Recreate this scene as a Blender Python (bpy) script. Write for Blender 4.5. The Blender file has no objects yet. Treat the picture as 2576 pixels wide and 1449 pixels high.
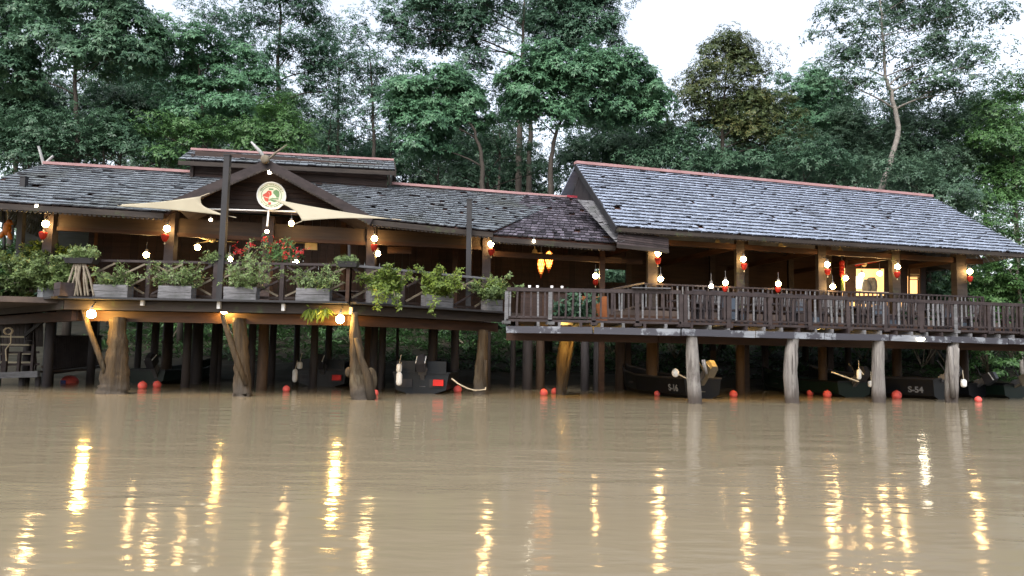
import bpy, math, random
import numpy as np
from mathutils import Vector, Matrix

# ------------------------------------------------------------------ camera, sky, sun, exposure
SC = bpy.context.scene
COL = SC.collection
FPX, CAM_H = 1860.0, 1.39            # focal length in 2576-px units, eye height over the river
PITCH, ROLL = math.atan(.0874), .018
Fv = Vector((0, math.cos(PITCH), math.sin(PITCH)))
R0 = Vector((1, 0, 0)); U0 = Vector((0, -math.sin(PITCH), math.cos(PITCH)))
Rv = R0*math.cos(ROLL) + U0*math.sin(ROLL); Uv = U0*math.cos(ROLL) - R0*math.sin(ROLL)
CAM = Vector((0, 0, CAM_H))
cd = bpy.data.cameras.new("camera"); cam = bpy.data.objects.new("camera", cd); COL.objects.link(cam)
cd.sensor_width = 36; cd.lens = 36*FPX/2576; cd.clip_end = 3000; cd.clip_start = .05
m = Matrix((Rv, Uv, -Fv)).transposed().to_4x4(); m.translation = CAM; cam.matrix_world = m
SC.camera = cam
w = bpy.data.worlds.new("World"); SC.world = w; w.use_nodes = True
nt = w.node_tree; bg = nt.nodes["Background"]
sky = nt.nodes.new("ShaderNodeTexSky"); sky.sky_type = 'NISHITA'; sky.sun_disc = False
SUN_EL, SUN_AZ = math.radians(48), math.radians(200)
sky.sun_elevation = SUN_EL; sky.sun_rotation = SUN_AZ; sky.air_density = 1.0; sky.dust_density = 4.0; sky.ozone_density = 1.0
hs = nt.nodes.new("ShaderNodeHueSaturation"); hs.inputs["Saturation"].default_value = .42
nt.links.new(sky.outputs[0], hs.inputs["Color"]); nt.links.new(hs.outputs[0], bg.inputs["Color"])
bg.inputs["Strength"].default_value = .15
sl = bpy.data.lights.new("sun", 'SUN'); sl.energy = .5; sl.angle = math.radians(40); sl.color = (1, .97, .92)
so = bpy.data.objects.new("sun", sl); COL.objects.link(so)
so.rotation_euler = (math.pi/2 - SUN_EL, 0, math.pi - SUN_AZ)
SC.view_settings.view_transform = 'Standard'; SC.view_settings.look = 'None'
SC.view_settings.exposure = 1.53; SC.view_settings.gamma = 1
SC.cycles.max_bounces = 6; SC.cycles.diffuse_bounces = 4; SC.cycles.glossy_bounces = 3
SC.cycles.transmission_bounces = 3; SC.cycles.use_denoising = True; SC.cycles.sample_clamp_indirect = 6
SC.cycles.caustics_reflective = False; SC.cycles.caustics_refractive = False

# ------------------------------------------------------------------ measuring: photo pixel (2576 wide) to a point in the place
def ray(x, y): return Fv*FPX + Rv*(x-1288) - Uv*(y-724.5)
def ay(x, y, Y): d = ray(x, y); return CAM + d*(Y/d.y)
def az(x, y, Z): d = ray(x, y); return CAM + d*((Z-CAM_H)/d.z)
class Line:                                   # a vertical plane over a line in plan
    def __init__(s, ox, oy, deg): s.o = Vector((ox, oy)); a = math.radians(deg); s.u = Vector((math.cos(a), math.sin(a))); s.v = Vector((-s.u.y, s.u.x)); s.deg = deg
    def off(s, d): l = Line(0, 0, s.deg); l.o = s.o + s.v*d; return l
    def hit(s, x, y):
        d = ray(x, y); k = (s.o - CAM.xy).dot(s.v)/d.xy.dot(s.v); return CAM + d*k
    def at(s, t, z): p = s.o + s.u*t; return Vector((p.x, p.y, z))
    def t(s, P): return (P.xy - s.o).dot(s.u)
    def px(s, x, z):                          # where the plane's level z shows at column x
        lo, hi = 0, 1448
        for _ in range(40):
            mid = (lo+hi)/2
            if s.hit(x, mid).z > z: lo = mid
            else: hi = mid
        return s.hit(x, lo)
LB = Line(-8.07, 24.5, 14)                    # column line of the long low house
RB = Line(5.1, 27.0, 16)                      # column line of the pavilion
DK = Line(4.95, 21.6, 17)                     # front of the outer deck

# ------------------------------------------------------------------ materials
def nodes(name):
    mt = bpy.data.materials.new(name); mt.use_nodes = True; t = mt.node_tree
    return mt, t, t.nodes["Principled BSDF"]
def N(t, kind, **kw):
    n = t.nodes.new("ShaderNode"+kind)
    for k, v in kw.items(): setattr(n, k, v)
    return n
def rgba(c): return (c[0], c[1], c[2], 1)
def surf(name, c1, c2=None, rough=.7, scale=(3, 3, 3), detail=5, bump=.2, island=.35, spec=.2, dirt=None, dscale=.6, metal=0, dlo=.5, dhi=.62):
    """mottled surface: two tones by stretched noise, a shift per loose piece, optional stains"""
    mt, t, b = nodes(name); L = t.links.new
    if c2 is None: c2 = tuple(x*.6 for x in c1)
    tc = N(t, "TexCoord"); mp = N(t, "Mapping"); mp.inputs["Scale"].default_value = scale; L(tc.outputs["Object"], mp.inputs[0])
    nz = N(t, "TexNoise"); nz.inputs["Scale"].default_value = 1; nz.inputs["Detail"].default_value = detail; nz.inputs["Roughness"].default_value = .62; L(mp.outputs[0], nz.inputs["Vector"])
    cr = N(t, "ValToRGB"); cr.color_ramp.elements[0].position = .3; cr.color_ramp.elements[1].position = .7
    cr.color_ramp.elements[0].color = rgba(c2); cr.color_ramp.elements[1].color = rgba(c1); L(nz.outputs["Fac"], cr.inputs[0])
    out = cr.outputs[0]
    if island:
        g = N(t, "NewGeometry"); mr = N(t, "MapRange"); mr.inputs["To Min"].default_value = 1-island; mr.inputs["To Max"].default_value = 1+island; L(g.outputs["Random Per Island"], mr.inputs[0])
        mx = N(t, "VectorMath", operation='SCALE'); L(out, mx.inputs[0]); L(mr.outputs[0], mx.inputs["Scale"]); out = mx.outputs[0]
    if dirt:
        n2 = N(t, "TexNoise"); n2.inputs["Scale"].default_value = dscale; n2.inputs["Detail"].default_value = 7; n2.inputs["Roughness"].default_value = .7; L(tc.outputs["Object"], n2.inputs["Vector"])
        r2 = N(t, "MapRange"); r2.inputs["From Min"].default_value = dlo; r2.inputs["From Max"].default_value = dhi; L(n2.outputs["Fac"], r2.inputs[0])
        mm = N(t, "Mix", data_type='RGBA'); L(r2.outputs[0], mm.inputs[0]); L(out, mm.inputs[6]); mm.inputs[7].default_value = rgba(dirt); out = mm.outputs[2]
    L(out, b.inputs["Base Color"]); b.inputs["Roughness"].default_value = rough; b.inputs["Specular IOR Level"].default_value = spec; b.inputs["Metallic"].default_value = metal
    if bump:
        bp = N(t, "Bump"); bp.inputs["Strength"].default_value = bump; bp.inputs["Distance"].default_value = .03; L(nz.outputs["Fac"], bp.inputs["Height"]); L(bp.outputs[0], b.inputs["Normal"])
    return mt
def glow(name, c, s, c2=None):
    mt, t, b = nodes(name); b.inputs["Base Color"].default_value = rgba(c); b.inputs["Emission Color"].default_value = rgba(c); b.inputs["Emission Strength"].default_value = s
    if c2:
        tc = N(t, "TexCoord"); nz = N(t, "TexNoise"); nz.inputs["Scale"].default_value = 5; t.links.new(tc.outputs["Object"], nz.inputs["Vector"])
        mm = N(t, "Mix", data_type='RGBA'); t.links.new(nz.outputs["Fac"], mm.inputs[0]); mm.inputs[6].default_value = rgba(c); mm.inputs[7].default_value = rgba(c2); t.links.new(mm.outputs[2], b.inputs["Emission Color"])
    return mt
def leafmat(name, c1, c2, rough=.42, trans=.3, c3=None):
    mt, t, b = nodes(name); L = t.links.new
    g = N(t, "NewGeometry"); nz = N(t, "TexNoise"); nz.inputs["Scale"].default_value = .45; nz.inputs["Detail"].default_value = 3; L(g.outputs["Position"], nz.inputs["Vector"])
    ad = N(t, "Math", operation='MULTIPLY_ADD'); L(g.outputs["Random Per Island"], ad.inputs[0]); ad.inputs[1].default_value = .55; L(nz.outputs["Fac"], ad.inputs[2])
    cr = N(t, "ValToRGB"); e = cr.color_ramp.elements; e[0].position = .4; e[1].position = .95; e[0].color = rgba(c2); e[1].color = rgba(c1)
    if c3: k = e.new(1.0); k.color = rgba(c3)
    L(ad.outputs[0], cr.inputs[0]); L(cr.outputs[0], b.inputs["Base Color"]); b.inputs["Roughness"].default_value = rough; b.inputs["Specular IOR Level"].default_value = .28
    tr = N(t, "BsdfTranslucent"); L(cr.outputs[0], tr.inputs[0]); ms = N(t, "MixShader"); ms.inputs[0].default_value = trans
    L(b.outputs[0], ms.inputs[1]); L(tr.outputs[0], ms.inputs[2]); L(ms.outputs[0], t.nodes["Material Output"].inputs[0])
    return mt
M = {}
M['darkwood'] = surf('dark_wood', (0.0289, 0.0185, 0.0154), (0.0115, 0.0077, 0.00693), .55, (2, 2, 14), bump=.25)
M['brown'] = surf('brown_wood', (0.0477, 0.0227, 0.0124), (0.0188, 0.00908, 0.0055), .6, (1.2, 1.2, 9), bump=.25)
M['header'] = surf('header_board', (0.0425, 0.0298, 0.0229), (0.0238, 0.017, 0.0136), .6, (1.0, 1.0, 12), bump=.15, island=.2)
M['rail'] = surf('rail_wood', (0.0399, 0.03, 0.0299), (0.0173, 0.0131, 0.0138), .6, (3, 3, 5), bump=.3, island=.45)
M['weather'] = surf('weathered_plank', (0.142, 0.142, 0.152), (0.0632, 0.0632, 0.067), .7, (2.5, 2.5, 18), bump=.4, island=.2, dirt=(.05, .055, .05), dlo=.52, dhi=.66)
M['beam'] = surf('pale_beam', (0.22, 0.235, 0.262), (0.12, 0.128, 0.145), .6, (1.4, 1.4, 8), bump=.3, island=.2, dirt=(.045, .045, .055), dscale=.6, dlo=.45, dhi=.48)
M['edge'] = surf('edge_beam', (0.0392, 0.0307, 0.0256), (0.017, 0.0136, 0.0123), .65, (1.0, 1.0, 7), bump=.3, dirt=(.05, .065, .03), dscale=1.0, dlo=.58, dhi=.7)
M['floor'] = surf('deck_planks', (0.066, 0.0495, 0.0413), (0.033, 0.0248, 0.022), .6, (2, 2, 2), bump=.2)
def logmat(name, c1, c2, streak, wet, knots):
    """split, stained timber: long grain, dark cracks, a wet muddy foot with a ragged edge"""
    mt, t, b = nodes(name); L = t.links.new; g = N(t, "NewGeometry"); tc = N(t, "TexCoord")
    def noise(sc, d, v, r_=.65): n = N(t, "TexNoise"); n.inputs["Scale"].default_value = 1; n.inputs["Detail"].default_value = d; n.inputs["Roughness"].default_value = r_; mp = N(t, "Mapping"); mp.inputs["Scale"].default_value = sc; L(v, mp.inputs[0]); L(mp.outputs[0], n.inputs["Vector"]); return n.outputs["Fac"]
    def ramp(f, lo, hi): m_ = N(t, "MapRange"); m_.inputs["From Min"].default_value = lo; m_.inputs["From Max"].default_value = hi; L(f, m_.inputs[0]); return m_.outputs[0]
    def mix(f, a, b_): m_ = N(t, "Mix", data_type='RGBA'); L(f, m_.inputs[0]); (L(a, m_.inputs[6]) if not isinstance(a, tuple) else setattr(m_.inputs[6], 'default_value', rgba(a))); m_.inputs[7].default_value = rgba(b_); return m_.outputs[2]
    P = g.outputs["Position"]; grain = noise((9, 9, .8), 8, P, .7); c = mix(ramp(grain, .34, .66), c2, c1); crack = noise((16, 16, .55), 4, P, .5); c = mix(ramp(crack, .6, .7), c, streak)
    c = mix(ramp(noise((1.6, 1.6, .9), 7, P, .7), .54, .68), c, knots)
    sp = N(t, "SeparateXYZ"); L(P, sp.inputs[0]); ad = N(t, "Math", operation='MULTIPLY_ADD'); L(noise((4, 4, 1.5), 5, P), ad.inputs[0]); ad.inputs[1].default_value = -.55; L(sp.outputs["Z"], ad.inputs[2]); w_ = ramp(ad.outputs[0], .24, -.12); c = mix(w_, c, wet)
    L(c, b.inputs["Base Color"]); b.inputs["Specular IOR Level"].default_value = .2; b.inputs["Roughness"].default_value = .75; bp = N(t, "Bump"); bp.inputs["Strength"].default_value = 1; bp.inputs["Distance"].default_value = .06; L(grain, bp.inputs["Height"]); b2 = N(t, "Bump"); b2.inputs["Strength"].default_value = .8; b2.inputs["Distance"].default_value = .05; b2.invert = True; L(crack, b2.inputs["Height"]); L(bp.outputs[0], b2.inputs["Normal"]); L(b2.outputs[0], b.inputs["Normal"]); return mt
M['log'] = logmat('peeled_log', (0.0675, 0.0468, 0.0252), (0.0252, 0.018, 0.0117), (.03, .022, .016), (.05, .042, .034), (.09, .075, .05))
M['greylog'] = logmat('grey_log', (.25, .235, .22), (.105, .096, .09), (.05, .044, .04), (.06, .05, .044), (.075, .066, .06))
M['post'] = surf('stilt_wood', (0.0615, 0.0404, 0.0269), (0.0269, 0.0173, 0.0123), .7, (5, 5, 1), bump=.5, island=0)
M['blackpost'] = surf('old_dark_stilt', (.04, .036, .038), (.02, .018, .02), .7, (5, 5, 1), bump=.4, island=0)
M['shingleR'] = surf('silver_shingle', (0.256, 0.297, 0.38), (0.16, 0.19, 0.251), .45, (1.2, 1.2, 9), bump=.35, island=.24, dirt=(.05, .055, .07), dscale=.5, dlo=.56, dhi=.8, spec=.6)
M['shingleL'] = surf('mossy_shingle', (0.155, 0.178, 0.201), (0.0775, 0.0918, 0.106), .5, (1.2, 1.2, 9), bump=.35, island=.34, dirt=(.05, .054, .036), dscale=.45, dlo=.5, dhi=.75, spec=.5)
M['shingleD'] = surf('dark_shingle', (0.085, 0.0748, 0.0931), (0.0382, 0.034, 0.0446), .55, (2, 2, 2), bump=.3, island=.75, dirt=(.24, .24, .28), dscale=2.6, dlo=.6, dhi=.68)
M['butt'] = surf('end_grain_shade_tone', (0.05, 0.05, 0.058), (0.022, 0.022, 0.027), .7, (6, 6, 6), bump=0, island=.4)  # dark end grain, deepened to paint in the shadow line under each course
M['sarking'] = surf('roof_boards', (.055, .022, .013), (.025, .011, .008), .7, (2, 2, 2), bump=.2)
M['ridge'] = surf('faded_red_ridge', (.33, .20, .20), (.22, .12, .12), .5, (1, 1, 1), bump=.1, island=.12)
M['redridge'] = surf('red_ridge', (.26, .03, .045), (.2, .025, .035), .5, bump=0, island=0)
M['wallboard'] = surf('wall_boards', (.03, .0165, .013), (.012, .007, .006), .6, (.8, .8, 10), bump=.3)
M['sail'] = surf('cream_canvas', (0.32, 0.29, 0.215), (0.28, 0.25, 0.185), .8, (1, 1, 1), bump=.05, island=0)
M['white'] = surf('white_paint', (.72, .72, .72), (.6, .6, .6), .5, bump=0, island=.05)
M['pole'] = surf('grey_pole', (0.029, 0.0283, 0.0307), (0.017, 0.017, 0.0188), .55, (4, 4, 1), bump=.2, island=.1)
M['horn'] = surf('bleached_wood', (.33, .33, .33), (.2, .2, .2), .7, (4, 4, 4), bump=.3, island=.3)
M['red'] = surf('red_cloth', (.36, .022, .012), (.27, .014, .008), .5, (6, 6, 6), bump=.1, island=0)
M['buoy'] = surf('red_buoy', (0.6, 0.105, 0.09), (0.48, 0.07, 0.062), .45, (4, 4, 4), bump=.15, island=0, dirt=(.2, .06, .05), dscale=5, dlo=.56, dhi=.7)
M['fan'] = surf('cream_fan', (.5, .42, .26), (.42, .35, .22), .5, bump=0, island=.1)
M['metal'] = surf('dull_metal', (.2, .2, .21), (.12, .12, .13), .4, bump=.1, island=.1, metal=.6)
M['rope'] = surf('pale_rope', (.5, .43, .32), (.35, .3, .22), .9, (20, 20, 20), bump=.4, island=0)
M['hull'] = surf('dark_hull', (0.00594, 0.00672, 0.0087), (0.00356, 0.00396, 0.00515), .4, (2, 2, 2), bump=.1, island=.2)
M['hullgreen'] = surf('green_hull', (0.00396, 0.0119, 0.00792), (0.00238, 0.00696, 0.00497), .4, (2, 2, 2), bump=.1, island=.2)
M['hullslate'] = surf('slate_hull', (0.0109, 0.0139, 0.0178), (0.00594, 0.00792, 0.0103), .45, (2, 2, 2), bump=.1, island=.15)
M['hullgrey'] = surf('grey_trim', (0.036, 0.0336, 0.036), (0.0192, 0.0182, 0.0192), .5, bump=.05, island=.1)
M['cowl'] = surf('dark_cowl', (.035, .035, .04), (.02, .02, .024), .3, bump=0, island=.2)
M['cowltan'] = surf('tan_cowl', (0.168, 0.15, 0.114), (0.12, 0.105, 0.078), .4, bump=.05, island=.2)
M['plasticred'] = surf('red_plastic', (.6, .025, .02), (.45, .02, .015), .35, bump=0, island=0)
M['plasticwhite'] = surf('white_plastic', (.75, .75, .73), (.62, .62, .6), .4, bump=0, island=0)
M['blue'] = surf('blue_paint', (.03, .05, .25), (.02, .03, .15), .4, bump=0, island=0)
M['tarp'] = surf('grey_sheet', (0.21, 0.217, 0.231), (0.119, 0.126, 0.133), .7, (3, 3, 3), bump=.4, island=.1)
M['soil'] = surf('soil', (.04, .03, .022), (.02, .016, .012), .9, (8, 8, 8), bump=.5, island=0)
M['chair'] = surf('chair_wood', (0.0385, 0.033, 0.0358), (0.0193, 0.0165, 0.0187), .5, (3, 3, 8), bump=.15, island=.3)
M['chairblue'] = surf('slate_cushion', (.05, .065, .085), (.035, .045, .06), .7, (6, 6, 6), bump=.1, island=.1)
M['orangewood'] = surf('orange_cabinet', (.22, .07, .02), (.12, .04, .012), .45, (1, 1, 8), bump=.1, island=.1)
M['orange'] = surf('orange_carving', (.5, .16, .015), (.25, .06, .01), .5, (6, 6, 6), bump=.3, island=.3)
M['stem'] = surf('dry_stem', (.17, .145, .11), (.09, .075, .055), .8, (6, 6, 6), bump=.2, island=.3)
M['bark'] = surf('dark_bark', (.06, .05, .042), (.03, .026, .022), .85, (5, 5, 1.2), bump=.7, island=0)
M['palebark'] = surf('pale_bark', (.24, .22, .20), (.12, .11, .10), .8, (4, 4, 6), bump=.4, island=0)
M['sign'] = surf('cream_sign', (.72, .68, .5), (.62, .62, .5), .5, (2, 2, 2), bump=0, island=0)
M['signgreen'] = surf('sign_green', (.16, .27, .12), (.12, .22, .1), .5, bump=0, island=.15)
M['signred'] = surf('sign_red', (.55, .09, .06), (.42, .06, .04), .5, bump=0, island=.15)
M['signmark'] = surf('sign_marks', (.16, .2, .1), (.12, .15, .08), .5, bump=0, island=.2)
M['lamp'] = glow('lamp_globe', (1.0, .62, .23), 58)
M['lampyellow'] = glow('yellow_lamp_globe', (1.0, .58, .14), 130)
M['lampwhite'] = glow('white_lamp_globe', (1.0, .86, .62), 20)
M['basket'] = glow('lit_basket', (1.0, .50, .10), 3.2, (1.0, .34, .05))
M['litroom'] = glow('lit_kitchen', (1.0, .62, .26), .75, (1.0, .42, .12))
M['litpanel'] = glow('lit_panel', (1.0, .86, .6), 3.5)
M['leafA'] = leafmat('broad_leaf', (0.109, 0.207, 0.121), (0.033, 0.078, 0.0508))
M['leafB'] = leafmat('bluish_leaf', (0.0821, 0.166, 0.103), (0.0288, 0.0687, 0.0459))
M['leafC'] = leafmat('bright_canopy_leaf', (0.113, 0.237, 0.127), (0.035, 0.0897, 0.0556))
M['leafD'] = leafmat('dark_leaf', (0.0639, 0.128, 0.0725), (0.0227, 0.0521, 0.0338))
M['leafO'] = leafmat('olive_leaf', (.098, .132, .05), (.034, .053, .026), c3=(.125, .125, .045))
M['leafF'] = leafmat('fine_leaf', (0.0878, 0.154, 0.0963), (0.033, 0.0663, 0.0459))
M['leafY'] = leafmat('lime_leaf', (0.153, 0.211, 0.0361), (0.0558, 0.0952, 0.0253), trans=.35)
M['leafG'] = leafmat('grey_green_leaf', (0.155, 0.22, 0.0803), (0.0561, 0.0875, 0.0357))
M['leafS'] = leafmat('shrub_leaf', (0.0858, 0.179, 0.0567), (0.0257, 0.0644, 0.0284))
M['leafR'] = leafmat('red_flower', (.55, .03, .03), (.3, .015, .02))
M['grass'] = leafmat('bank_leaf', (.045, .10, .03), (.014, .036, .014))

# water
wm, t, b = nodes('river_water'); L = t.links.new
g = N(t, "NewGeometry"); nz0 = N(t, "TexNoise"); nz0.inputs["Scale"].default_value = .18; nz0.inputs["Detail"].default_value = 4; L(g.outputs["Position"], nz0.inputs["Vector"])
cr = N(t, "ValToRGB"); cr.color_ramp.elements[0].position = .3; cr.color_ramp.elements[1].position = .7
cr.color_ramp.elements[0].color = (.182, .152, .101, 1); cr.color_ramp.elements[1].color = (.197, .165, .113, 1); L(nz0.outputs["Fac"], cr.inputs[0]); L(cr.outputs[0], b.inputs["Base Color"])
b.inputs["Roughness"].default_value = .09; b.inputs["IOR"].default_value = 1.33; b.inputs["Specular IOR Level"].default_value = .21
mp = N(t, "Mapping"); mp.inputs["Rotation"].default_value = (0, 0, math.radians(-14)); mp.inputs["Scale"].default_value = (.55, 1.5, 1); L(g.outputs["Position"], mp.inputs[0])
n1 = N(t, "TexNoise"); n1.inputs["Scale"].default_value = .8; n1.inputs["Detail"].default_value = 3; L(mp.outputs[0], n1.inputs["Vector"])
n2 = N(t, "TexNoise"); n2.inputs["Scale"].default_value = 4.2; n2.inputs["Detail"].default_value = 3; L(mp.outputs[0], n2.inputs["Vector"])
b1 = N(t, "Bump"); b1.inputs["Strength"].default_value = 1; b1.inputs["Distance"].default_value = .024; L(n1.outputs["Fac"], b1.inputs["Height"])
nr = N(t, "TexNoise"); nr.inputs["Scale"].default_value = .16; nr.inputs["Detail"].default_value = 3; L(mp.outputs[0], nr.inputs["Vector"]); rr_ = N(t, "MapRange"); rr_.inputs["From Min"].default_value = .38; rr_.inputs["From Max"].default_value = .62; rr_.inputs["To Min"].default_value = .45; L(nr.outputs["Fac"], rr_.inputs[0])
b2 = N(t, "Bump"); L(rr_.outputs[0], b2.inputs["Strength"]); b2.inputs["Distance"].default_value = .0072; L(n2.outputs["Fac"], b2.inputs["Height"]); L(b1.outputs[0], b2.inputs["Normal"]); L(b2.outputs[0], b.inputs["Normal"])
M['water'] = wm
M['ground'] = surf('river_bank_soil', (0.024, 0.02, 0.013), (0.011, 0.012, 0.007), .9, (1.2, 1.2, 1.2), bump=.6, island=0)

# ------------------------------------------------------------------ mesh helpers
class MB:
    def __init__(s): s.v = []; s.f = []; s.dark = []
    def add(s, vs, fs): n = len(s.v); s.v += [tuple(x) for x in vs]; s.f += [tuple(i+n for i in f) for f in fs]; return s
    def hexa(s, p): return s.add(p, [(3, 2, 1, 0), (4, 5, 6, 7), (0, 1, 5, 4), (1, 2, 6, 5), (2, 3, 7, 6), (3, 0, 4, 7)])
    def box(s, c, size, rz=0, tilt=None):
        a, b_, h = [x/2 for x in size]; c = Vector(c); R = Matrix.Rotation(rz, 3, 'Z')
        if tilt is not None: R = R @ tilt
        return s.hexa([c + R @ Vector(q) for q in ((-a, -b_, -h), (a, -b_, -h), (a, b_, -h), (-a, b_, -h), (-a, -b_, h), (a, -b_, h), (a, b_, h), (-a, b_, h))])
    def beam(s, p, q, wd, h, up=(0, 0, 1)):
        p, q = Vector(p), Vector(q); d = (q-p).normalized(); sd = d.cross(Vector(up))
        if sd.length < 1e-4: sd = d.cross(Vector((0, 1, 0)))
        sd.normalize(); u = sd.cross(d).normalized(); a, b_ = sd*wd/2, u*h/2
        return s.hexa([p-a-b_, p+a-b_, q+a-b_, q-a-b_, p-a+b_, p+a+b_, q+a+b_, q-a+b_])
    def tube(s, pts, rad, n=8, cap=True, wob=0, rng=random):
        pts = [Vector(p) for p in pts]; k = len(pts)
        if not hasattr(rad, '__len__'): rad = [rad]*k
        base = len(s.v); ref = Vector((1, 0, 0))
        for i, p in enumerate(pts):
            d = (pts[min(i+1, k-1)] - pts[max(i-1, 0)]).normalized()
            a = ref - d*ref.dot(d)
            if a.length < .1: a = Vector((0, 1, 0)) - d*d.y
            a.normalize(); c = d.cross(a)
            for j in range(n):
                th = 2*math.pi*j/n; r = rad[i]*(1 + (rng.uniform(-wob, wob) if wob else 0)); s.v.append(tuple(p + a*math.cos(th)*r + c*math.sin(th)*r))
        for i in range(k-1):
            for j in range(n):
                a, b_ = base+i*n+j, base+i*n+(j+1) % n; s.f.append((a, b_, b_+n, a+n))
        if cap: s.f.append(tuple(base+j for j in reversed(range(n)))); s.f.append(tuple(base+(k-1)*n+j for j in range(n)))
        return s
    def lathe(s, prof, c=(0, 0, 0), n=14, R=None):
        c = Vector(c); base = len(s.v); R = R or Matrix.Identity(3)
        for r, z in prof:
            for j in range(n): th = 2*math.pi*j/n; s.v.append(tuple(c + R @ Vector((r*math.cos(th), r*math.sin(th), z))))
        for i in range(len(prof)-1):
            for j in range(n): a, b_ = base+i*n+j, base+i*n+(j+1) % n; s.f.append((a, b_, b_+n, a+n))
        s.f.append(tuple(base+j for j in reversed(range(n)))); s.f.append(tuple(base+(len(prof)-1)*n+j for j in range(n)))
        return s
    def ball(s, c, rx, ry=None, rz=None, n=14, k=8, R=None):
        ry = ry or rx; rz = rz or rx; c = Vector(c); R = R or Matrix.Identity(3); base = len(s.v)
        for i in range(1, k):
            ph = math.pi*i/k
            for j in range(n): th = 2*math.pi*j/n; s.v.append(tuple(c + R @ Vector((rx*math.sin(ph)*math.cos(th), ry*math.sin(ph)*math.sin(th), rz*math.cos(ph)))))
        s.v.append(tuple(c + R @ Vector((0, 0, rz)))); s.v.append(tuple(c - R @ Vector((0, 0, rz)))); T, B = len(s.v)-2, len(s.v)-1
        for i in range(k-2):
            for j in range(n): a, b_ = base+i*n+j, base+i*n+(j+1) % n; s.f.append((a, a+n, b_+n, b_))
        for j in range(n): s.f.append((T, base+j, base+(j+1) % n)); a = base+(k-2)*n; s.f.append((B, a+(j+1) % n, a+j))
        return s
    def slab(s, pts, thick, nrm=None):
        """flat polygon given thickness along its normal (or nrm)"""
        pts = [Vector(p) for p in pts]; n = len(pts)
        if nrm is None:
            nrm = Vector((0, 0, 0))
            for i in range(n): nrm += (pts[i]-pts[0]).cross(pts[(i+1) % n]-pts[0])
            nrm.normalize()
        d = Vector(nrm)*thick
        return s.add(pts + [p-d for p in pts], [tuple(range(n)), tuple(range(2*n-1, n-1, -1))] + [((i+1) % n, i, i+n, (i+1) % n+n) for i in range(n)])
BASE = {}
def raw(name, mb, mat, parent=None, smooth=False, loc=None):
    base = Vector((0, 0, 0))
    if parent is not None: base = BASE[parent.name]
    elif loc is not None: base = Vector(loc)
    me = bpy.data.meshes.new(name); me.from_pydata([(x-base.x, y-base.y, z-base.z) for x, y, z in mb.v], [], mb.f)
    me.materials.append(mat)
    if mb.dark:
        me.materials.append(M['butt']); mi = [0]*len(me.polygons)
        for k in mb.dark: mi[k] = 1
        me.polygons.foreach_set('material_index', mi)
    if smooth: me.polygons.foreach_set('use_smooth', [True]*len(me.polygons))
    me.update(); o = bpy.data.objects.new(name, me); COL.objects.link(o)
    if parent is not None: o.parent = parent; BASE[o.name] = base
    else: o.location = base; BASE[o.name] = base
    return o
def npmesh(name, V, Q, mat, parent=None):
    base = BASE[parent.name] if parent is not None else Vector((0, 0, 0))
    V = V - np.array(base); me = bpy.data.meshes.new(name); me.vertices.add(len(V)); me.vertices.foreach_set('co', V.astype(np.float32).ravel())
    k = Q.shape[1]; me.loops.add(Q.size); me.loops.foreach_set('vertex_index', Q.astype(np.int32).ravel()); me.polygons.add(len(Q)); me.polygons.foreach_set('loop_start', np.arange(len(Q), dtype=np.int32)*k)
    me.materials.append(mat); me.update(calc_edges=True); o = bpy.data.objects.new(name, me); COL.objects.link(o)
    if parent is not None: o.parent = parent; BASE[o.name] = base
    return o
def tag(o, label, cat, group=None):
    o['label'] = label; o['category'] = cat
    if group: o['group'] = group
    return o
def thing(name, label, cat, loc=(0, 0, 0), group=None):
    o = bpy.data.objects.new(name, None); COL.objects.link(o); o.location = Vector(loc); o.empty_display_size = .2; BASE[o.name] = Vector(loc)
    return tag(o, label, cat, group)
def setting(name, mb, mat, kind='structure'): o = raw(name, mb, mat); o['kind'] = kind; return o
def dup(root, loc, label, group=None, rz=0, sc=1, cat=None):
    r = root.copy(); COL.objects.link(r); r.location = Vector(loc); r.rotation_euler = (0, 0, rz); r.scale = (sc, sc, sc); r['label'] = label; BASE[r.name] = Vector(loc)
    if group: r['group'] = group
    for ch in list(root.children):
        c = ch.copy(); COL.objects.link(c); c.parent = r; BASE[c.name] = Vector(loc)
        for g_ in list(ch.children): d = g_.copy(); COL.objects.link(d); d.parent = c
    return r
def lerp(a, b_, t): return a + (b_-a)*t

# ------------------------------------------------------------------ river and bank
setting('river_water', MB().add([(-600, -500, 0), (600, -500, 0), (600, 60, 0), (-600, 60, 0)], [(0, 1, 2, 3)]), M['water'])
rng = random.Random(3)
xs = [-900, -500, -250, -120, -70] + [x for x in range(-50, 62, 2)] + [75, 120, 250, 500, 900]; ys = [20, 26, 28, 29] + [30+k*.8 for k in range(30)] + [56, 62, 70, 90, 140, 300, 900]
def gz(x, y):
    s = y - (32.5 + .10*x*(1 if x < 0 else .25)) if abs(x) < 60 else y-32
    z = -1.2 if s < -3 else (-1.2 + (s+3)*.4 if s < 0 else min(s*.24, 2.0 + max(0, s-9)*.17))
    return min(z, 9.5) + .12*math.sin(x*1.3+y*.7)*math.cos(y*1.1-x*.4)
V = [(x, y, gz(x, y)) for y in ys for x in xs]; nx = len(xs)
gm = MB().add(V, [(j*nx+i, j*nx+i+1, (j+1)*nx+i+1, (j+1)*nx+i) for j in range(len(ys)-1) for i in range(nx-1)])
setting('river_bank', gm, M['ground'])

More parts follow.
